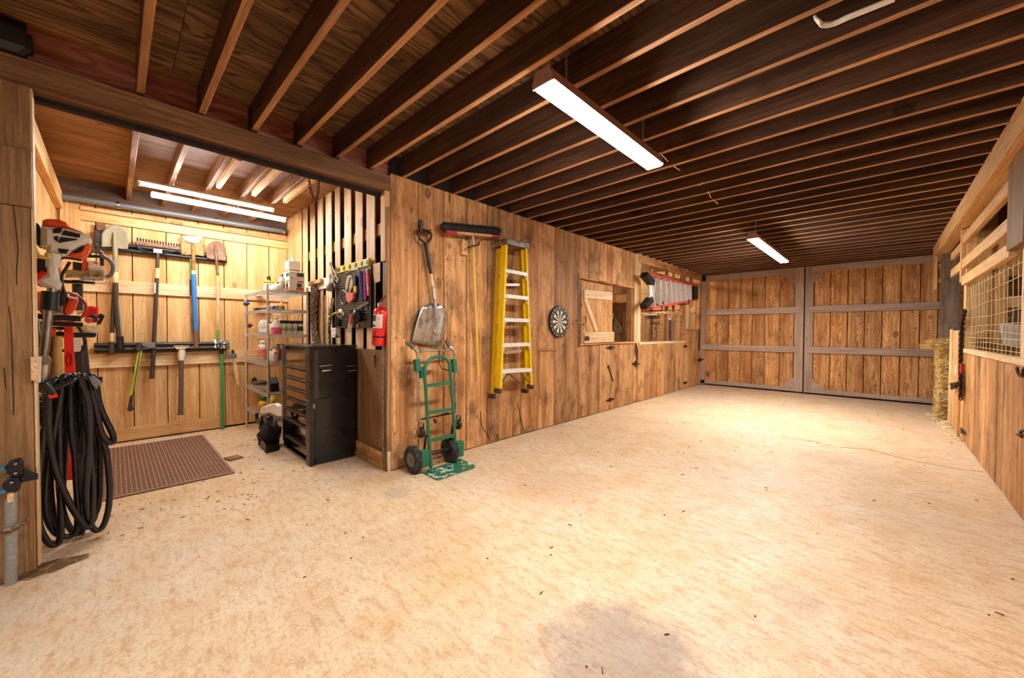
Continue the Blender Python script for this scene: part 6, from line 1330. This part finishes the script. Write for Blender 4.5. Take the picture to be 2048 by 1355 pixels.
for k in range(4): mb = MB(); mb.tube(spline([B_(72+k*2, 640, -3.75-.03*k), B_(75+k*2, 670+k*5, -3.75-.03*k), B_(79+k*2, 692+k*3, -3.75), B_(96, 694+k*7, -3.8)], 5), .010, 6); mb.build('cord', M_WHITE if k % 2 else M_BLACK, t)
mb = MB(); mb.cyl((-3.78, YB+.001, B_(74, 642, -3.78).z), B_(76, 642, -3.78), .01, n=7); mb.build('wall_arm', M_BLACK, t)
# block and pipe by the post
t = thing('wood_block', 'small worn white edged wooden block screwed on the opening post', 'block', B_(70, 737, -3.34))
mb = MB(); p = [PX(-3.335, *q_) for q_ in ((61, 714), (76, 713), (76, 764), (62, 760))]; mb.prism(p, (-.022, 0, 0), inset=.003); mb.build('face', M_TRIMW, t); mb = MB(); mb.prism([PX(-3.357, *q_) for q_ in ((76, 712), (82, 714), (80, 765), (76, 764))], (-.03, 0, 0)); mb.build('white_edge', M_WHITE, t)
t = thing('pipe_elbow', 'grey white pipe fitting beside the wooden block under the trimmer shaft', 'pipe', B_(88, 740, -3.5))
mb = MB(); mb.cyl(B_(87, 715, -3.5), B_(85, 760, -3.5), .028, n=14); mb.build('pipe', M_ALU, t); mb = MB(); mb.lathe(B_(88, 720, -3.47), (1, 0, 0), [(.03, 0), (.03, .02), (.018, .02)], 6, smooth=False); mb.build('hex_nut', M_STEEL, t)
wallarm(t, -3.5, B_(87, 735, -3.5).y, B_(87, 735, -3.5).z)
# ---- black hose coil
M_HOSE = plain('black_hose', '#1c1c20', .24, var=.2)
t = thing('hose_coil', 'big coil of thick black hose hanging on a bar by the opening post', 'hose', B_(150, 760, -3.52))
Zh = lambda L: [(a/2.823, 720+b/2.823) for a, b in L]
loops = [
 ([(275, 175), (262, 330), (235, 520), (212, 700), (208, 830), (230, 960), (285, 1040), (335, 1020), (345, 900), (340, 700), (335, 450), (335, 200), (330, 110), (300, 120)], -3.44, -3.58),
 ([(350, 110), (335, 250), (300, 420), (270, 600), (255, 760), (262, 880), (310, 970), (380, 995), (430, 960), (440, 860), (430, 650), (415, 400), (410, 180), (400, 100), (370, 90)], -3.46, -3.62),
 ([(290, 180), (275, 330), (285, 480), (315, 620), (370, 760), (430, 870), (490, 940), (520, 900), (525, 700), (505, 480), (480, 250), (460, 110), (440, 95), (400, 120)], -3.43, -3.60),
 ([(400, 95), (400, 250), (405, 420), (430, 580), (450, 720), (480, 830), (520, 880), (555, 820), (565, 640), (560, 450), (520, 250), (480, 120), (440, 100)], -3.50, -3.70),
 ([(455, 95), (500, 230), (510, 420), (495, 600), (485, 780), (500, 900), (540, 960), (585, 930), (615, 820), (618, 680), (600, 520), (565, 400), (545, 250), (520, 120), (490, 100)], -3.45, -3.66),
 ([(370, 100), (350, 300), (330, 500), (335, 700), (350, 830), (385, 930), (430, 985), (465, 960), (470, 800), (455, 600), (450, 400), (452, 200), (440, 110)], -3.56, -3.76),
 ([(320, 140), (310, 350), (290, 550), (285, 720), (300, 860), (325, 950), (345, 940), (350, 800), (360, 600), (370, 400), (375, 200), (360, 120)], -3.60, -3.80),
 ([(500, 90), (520, 200), (545, 300), (570, 400), (600, 450), (635, 465), (640, 430), (620, 380), (590, 320), (560, 240), (545, 150), (530, 100)], -3.48, -3.60),
 ([(420, 100), (425, 300), (440, 500), (455, 700), (470, 850), (500, 910), (535, 880), (540, 700), (540, 500), (525, 300), (500, 130), (460, 95)], -3.58, -3.78)]
for P_, xa, xb in loops:
    P_ = Zh(P_); n = len(P_); pts = [B_(p[0], p[1], xa+(xb-xa)*(.5-.5*math.cos(2*PI*i/n))) for i, p in enumerate(P_)]
    mb = MB(); mb.tube(spline(pts, 6, True), .0165, 9, True); mb.build('coil', M_HOSE, t)
mb = MB(); mb.tube(spline([B_(*p, -3.42) for p in Zh([(250, 130), (280, 160), (295, 190), (310, 195)])], 4), .024, 8); mb.build('end_coupling', M_BLACK, t)
mb = MB(); mb.tube([B_(*p, -3.41) for p in Zh([(275, 205), (325, 195)])], .015, 8); mb.build('red_collar', M_RED, t)
sil(t, 'nozzle_end', Zh([(500, 95), (525, 90), (572, 125), (560, 140), (545, 165), (520, 140)]), -3.43, .05, M_GREYPL, .006)
t = thing('hose_bar', 'short black bar on the bay wall carrying the hose coil', 'bar', B_(150, 760, -3.58)); mb = MB(); mb.cyl((-3.60, YB+.001, B_(150, 762, -3.6).z), (-3.60, B_(205, 762, -3.6).y, B_(150, 762, -3.6).z), .022, n=10); mb.build('bar', M_BLACK, t)
t = thing('small_parts_string', 'string of small black and white fittings dangling down the post edge', 'fittings', B_(72, 850, -3.48))
for k in range(9): c = B_(72+random.uniform(-3, 4), 775+k*16, -3.46); mb = MB(); mb.rbox(c, (.03, random.uniform(.02, .045), .03), .006); mb.build('fitting', (M_BLACK, M_WHITE, M_BLACK, M_RUST)[k % 4], t)
mb = MB(); mb.cyl(B_(73, 768, -3.46), B_(73, 915, -3.46), .004, n=6); mb.cyl((-3.46, YB+.001, B_(73, 768, -3.46).z), B_(73, 768, -3.46), .006, n=6); mb.build('cord', M_BLACK, t)
# ---- pipe and bolt cutter in front of the near post
t = thing('grey_pipe', 'galvanised grey pipe standing against the near left post', 'pipe', (PX(-3.30, 20, 1175).x, PX(-3.30, 22, 1175).y, 0))
a, b = PX(-3.27, 22, 1178), PX(-3.30, 22, 985); a.z = 0
mb = MB(); mb.cyl(a, b, .022, n=18); mb.build('pipe', worn('galvanised', '#8f9190', '#a09f9b', .5, .3, scale=60), t)
mb = MB(); p = PX(-3.245, 22, 998); mb.bar(p+V((-.02, -.004, .03)), p+V((-.02, -.004, -.02)), .02, .003, (0, 1, 0)); mb.build('paper_tag', M_TRIMW, t)
t = thing('tie_strap', 'dirty webbing strap tied around the grey pipe and post', 'strap', PX(-3.25, 22, 1055))
mb = MB(); mb.tube(spline([PX(-3.30, -12, 1060), PX(-3.24, 5, 1062), PX(-3.235, 22, 1058), PX(-3.26, 40, 1050), PX(-3.34, 56, 1038)], 6), .012, 4); mb.build('webbing', worn('webbing', '#5c4a38', '#a58f6a', .8, scale=60), t)
t = thing('bolt_cutter', 'bolt cutter with black jaws and blue handles hanging on the near left post', 'bolt cutter', PX(-3.29, 25, 950))
S2 = lambda L: [(a/4.236, 880+b/4.236) for a, b in L]
def sl(name, L, mat, x=-3.24, th=.05, inset=.006): mb = MB(); mb.prism([PX(x, *p) for p in S2(L)], (-th, 0, 0), inset=inset); return mb.build(name, mat, t)
M_NAVY = plain('navy_black', '#10131c', .4)
sl('upper_head', [(50, 215), (75, 185), (130, 165), (175, 165), (192, 190), (190, 260), (170, 300), (120, 310), (55, 290)], M_NAVY)
sl('lower_head', [(15, 380), (40, 340), (90, 310), (165, 310), (170, 400), (160, 430), (90, 445), (45, 440), (20, 410)], M_NAVY, -3.25)
sl('jaw', [(185, 225), (215, 250), (300, 290), (318, 292), (318, 335), (240, 345), (180, 362), (165, 340), (170, 300), (190, 290)], M_NAVY, -3.255, .035)
for L in ([(-120, 262), (55, 215), (55, 245), (-120, 290)], [(-120, 470), (48, 415), (55, 440), (-120, 500)]): sl('handle', L, plain('cutter_blue', '#1c7fb0', .35), -3.25, .035, .005)
for (u, v_) in ((130, 200), (130, 280), (97, 358)): mb = MB(); c = PX(-3.236, *S2([(u, v_)])[0]); mb.lathe(c, (1, 0, 0), [(.007, -.004), (.007, .004), (.004, .006)], 8); mb.build('bolt', M_STEEL, t)
mb = MB(); c = PX(-3.27, *S2([(150, 240)])[0]); mb.cyl(V((XL+.001, c.y, c.z)), c, .01, n=8); mb.build('hanging_nail', M_STEEL, t)
# ================================================================== RIGHT SIDE
t = thing('rusty_chain', 'dark rusty chain hanging on the post at the end of the right stall front', 'chain', PX(XR-.03, 1925, 660))
q = lambda px, py: PX(XR-.035, px, py)
for d_ in (0, .03): mb = MB(); chain_geo(mb, spline([q(1929, 622)+V((0, d_, 0)), q(1924, 650)+V((0, d_, 0)), q(1922, 700)+V((0, d_, 0)), q(1921, 740)+V((0, -d_, 0)), q(1921, 795)+V((0, -d_, 0))], 5), .06, .036, .008, 0, 8, 5); mb.build('chain', M_RUST, t)
mb = MB(); mb.ring(q(1929, 624), (1, 0, 0), .025, .006, 12, 6); mb.build('ring', M_RUST, t)
mb = MB(); mb.tube([q(1922, 728), q(1922, 746)], .012, 6); mb.build('red_link', M_RED, t)
t = thing('gate_latch', 'white and dark slide latch on the half door beside the hay', 'latch', PX(XR-.04, 1915, 738)); mb = MB(); mb.rbox(PX(XR-.041, 1912, 740), (.010, .10, .12), .003); mb.build('plate', M_WHITE, t); mb = MB(); mb.cyl(PX(XR-.06, 1903, 768), PX(XR-.06, 1917, 766), .02, n=7); mb.bar(PX(XR-.05, 1903, 775), PX(XR-.05, 1912, 770), .05, .02, (0, 0, 1)); mb.build('bolt', M_RUST, t)
t = thing('wall_ring', 'iron tie ring hook near the top of the right plank wall', 'hook', PX(XR-.01, 2040, 742)); mb = MB(); mb.tube(spline([PX(XR-.012, *p) for p in ((2034, 736), (2036, 746), (2040, 751), (2045, 748), (2046, 738), (2052, 735))], 5), .008, 6); mb.rbox(PX(XR-.008, 2034, 737), (.01, .05, .03), .003); mb.build('hook', M_RUST, t)
t = thing('eye_latch', 'small dark hook and eye latch halfway down the right plank wall', 'latch', PX(XR-.01, 2042, 868)); mb = MB(); mb.bar(PX(XR-.015, 2034, 869), PX(XR-.015, 2055, 868), .012, .012, (0, 0, 1)); mb.tube(spline([PX(XR-.015, *p) for p in ((2042, 874), (2042, 862), (2050, 861))], 4), .008, 6); mb.build('bar', M_RUST, t)
t = thing('low_hinge_plate', 'dark hinge plate low at the far end of the right plank wall', 'hinge', PX(XR-.01, 1927, 860)); mb = MB(); mb.prism([PX(XR-.008, *p) for p in ((1923, 854), (1923, 866), (1932, 867))], (-.01, 0, 0)); mb.build('plate', M_RUST, t)
t = thing('salt_bucket', 'white bucket hanging inside the right stall behind the mesh', 'bucket', (1.17, 7.55, 1.2)); c = PY(7.58, 2030, 690); c.y = 7.52
mb = MB(); mb.lathe(c, (0, 0, 1), [(.10, 0), (.13, .24), (.135, .25), (.12, .25)], 18); mb.build('body', M_WHITE, t)
mb = MB(); mb.tube(spline([c+V((-.13, 0, .24)), c+V((0, -.02, .36)), c+V((.13, 0, .24))], 6), .005, 6); mb.build('bail', M_STEEL, t); mb = MB(); mb.cyl(c+V((0, -.02, .355)), c+V((0, .14, .36)), .008, n=6); mb.build('wall_hook', M_RUST, t)
crumple(c+V((0, 0, .22)), .06, .05, .03, seed=51).build('dark_strap', M_BLACK, t)
# ---- hay
def straw(mb, c, L, d, w=.0035):
    a_, b_ = c-d*L/2, c+d*L/2; s_ = d.cross(V((random.random()-.5, random.random()-.5, random.random()-.5))).normalized()*w
    m_ = (a_+b_)/2+V((0, 0, -L*.06)); mb.add([a_-s_, a_+s_, m_+s_, m_-s_, b_+s_*.4, b_-s_*.4], [(0, 1, 2, 3), (3, 2, 4, 5)])
M_HAY = wood('hay_straw', '#f0d594', '#d4ae68', '#9a7438', knots=0, stain=.1, rand=.02, cath=0)
M_HAYC = worn('hay_core', '#a88348', '#d0aa66', .9, scale=40)
def bale(name, label, c, d, n, grp=None):
    t = thing(name, label, 'hay', V((c[0], c[1], c[2]-d[2]/2)), grp); c = V(c)
    mb = MB(); mb.rbox(c, (d[0]*.95, d[1]*.95, d[2]*.985), .04); mb.build('packed_core', M_HAYC, t)
    mb = MB()
    for k in range(n):
        f_ = random.choice('xxyyt' if d[2] < .6 else 'xxxyyt'); u, v_, w_ = [random.uniform(-.5, .5) for _ in range(3)]; tilt = random.uniform(-.5, .5)
        if f_ == 'x': p = V((-.5*d[0]-random.uniform(-.01, .02), v_*d[1], w_*d[2])); dr = V((random.uniform(-.35, .1), 1, tilt*2.2))
        elif f_ == 'y': p = V((u*d[0], -.5*d[1]-random.uniform(-.01, .02), w_*d[2])); dr = V((1, random.uniform(-.35, .1), tilt*2.2))
        else: p = V((u*d[0], v_*d[1], .5*d[2]+random.uniform(-.01, .015))); dr = V((random.uniform(-1, 1), random.uniform(-1, 1), .15))
        straw(mb, c+p, random.uniform(.05, .17), (dr+V((0, 0, random.uniform(-.8, .8)))).normalized())
    mb.build('straw', M_HAY, t, kind='stuff'); return t
hx, hy = .90, 9.05
bale('hay_bale', 'lower hay bale standing on the floor beside the grey post', (hx, hy, .21), (.50, .70, .42), 2200)
bale('hay_bale', 'middle hay bale stacked between two others beside the grey post', (hx+.01, hy, .625), (.50, .70, .41), 2200)
bale('hay_bale', 'topmost hay bale with loose straw hanging over its edge', (hx, hy, 1.01), (.50, .70, .36), 2600)
t = thing('loose_hay', 'tangled loose hay spilling over the top of the bales', 'hay', (hx, hy, 1.19)); mb = MB()
for k in range(1500):
    a_ = random.uniform(-PI, PI); rr = random.uniform(0, 1)**.5; p = V((hx-.05+.33*rr*math.cos(a_), hy-.05+.42*rr*math.sin(a_), 1.19+.05*(1-rr)+random.uniform(-.02, .02)-(.12*max(0, rr-.8)*5*random.random())))
    straw(mb, p, random.uniform(.08, .26), V((math.cos(a_)*random.uniform(.2, 1), math.sin(a_), random.uniform(-.5, .35))).normalized(), .003)
mb.build('straw', M_HAY, t, kind='stuff')
mb = MB()
for k in range(900):
    y = random.uniform(7.3, 9.3); w_ = .03+.16*max(0, (y-7.3)/2); x = XR-.02-random.uniform(0, 1)**1.5*w_-.0; d = V((random.uniform(-1, 1), random.uniform(-1, 1), random.uniform(-.2, .4))).normalized()*random.uniform(.008, .022)
    p = V((x, y, .006+random.uniform(0, .02)*max(0, (y-7.6)))); mb.bar(p-d, p+d, .014, .002, (0, .3, 1))
o = mb.build('wood_shavings', plain('pale_shavings', '#e6d3a8', .8), None, kind='stuff'); tag(o, 'pale wood shavings spilled along the foot of the right wall', 'wood shavings'); o['kind'] = 'stuff'
# ---- cables on the ceiling
t = thing('ceiling_cable', 'pair of white cables looping under the joists at the upper right', 'cable', PZ(ZJ-.01, 1650, 40))
qq = lambda px, py, z=ZJ-.012: PZ(z, px, py)
for d_ in (0, .02):
    o_ = V((0, d_, 0)); mb = MB(); mb.tube(spline([PZ(ZJ+.08, 1630, 32)+o_, qq(1637, 40)+o_, qq(1646, 47)+o_, qq(1668, 44)+o_, qq(1700, 30)+o_, qq(1745, 12)+o_, qq(1790, -6)+o_], 6), .008, 6); mb.build('cable', M_WHITE, t)
t = thing('staple_cable', 'thin pale cable stubs stapled across the joists beyond the front lamp', 'cable', qq(1330, 320))
for (a, b) in (((1322, 309), (1336, 323)), ((1348, 334), (1360, 341)), ((1396, 372), (1406, 366)), ((1416, 384), (1422, 396)), ((1426, 400), (1436, 408))): mb = MB(); mb.tube([qq(*a)+V((0, 0, .006)), qq(*b)+V((0, 0, .004))], .005, 5); mb.build('cable_stub', M_WHITE, t)
t = thing('dark_box', 'black box sitting on the header beam under the ceiling at the far upper left', 'box', (-3.34, -.6, 2.8)); mb = MB(); mb.rbox((-3.34, -.60, 2.869), (.10, .62, .137), .03); mb.build('body', M_BLACK, t)
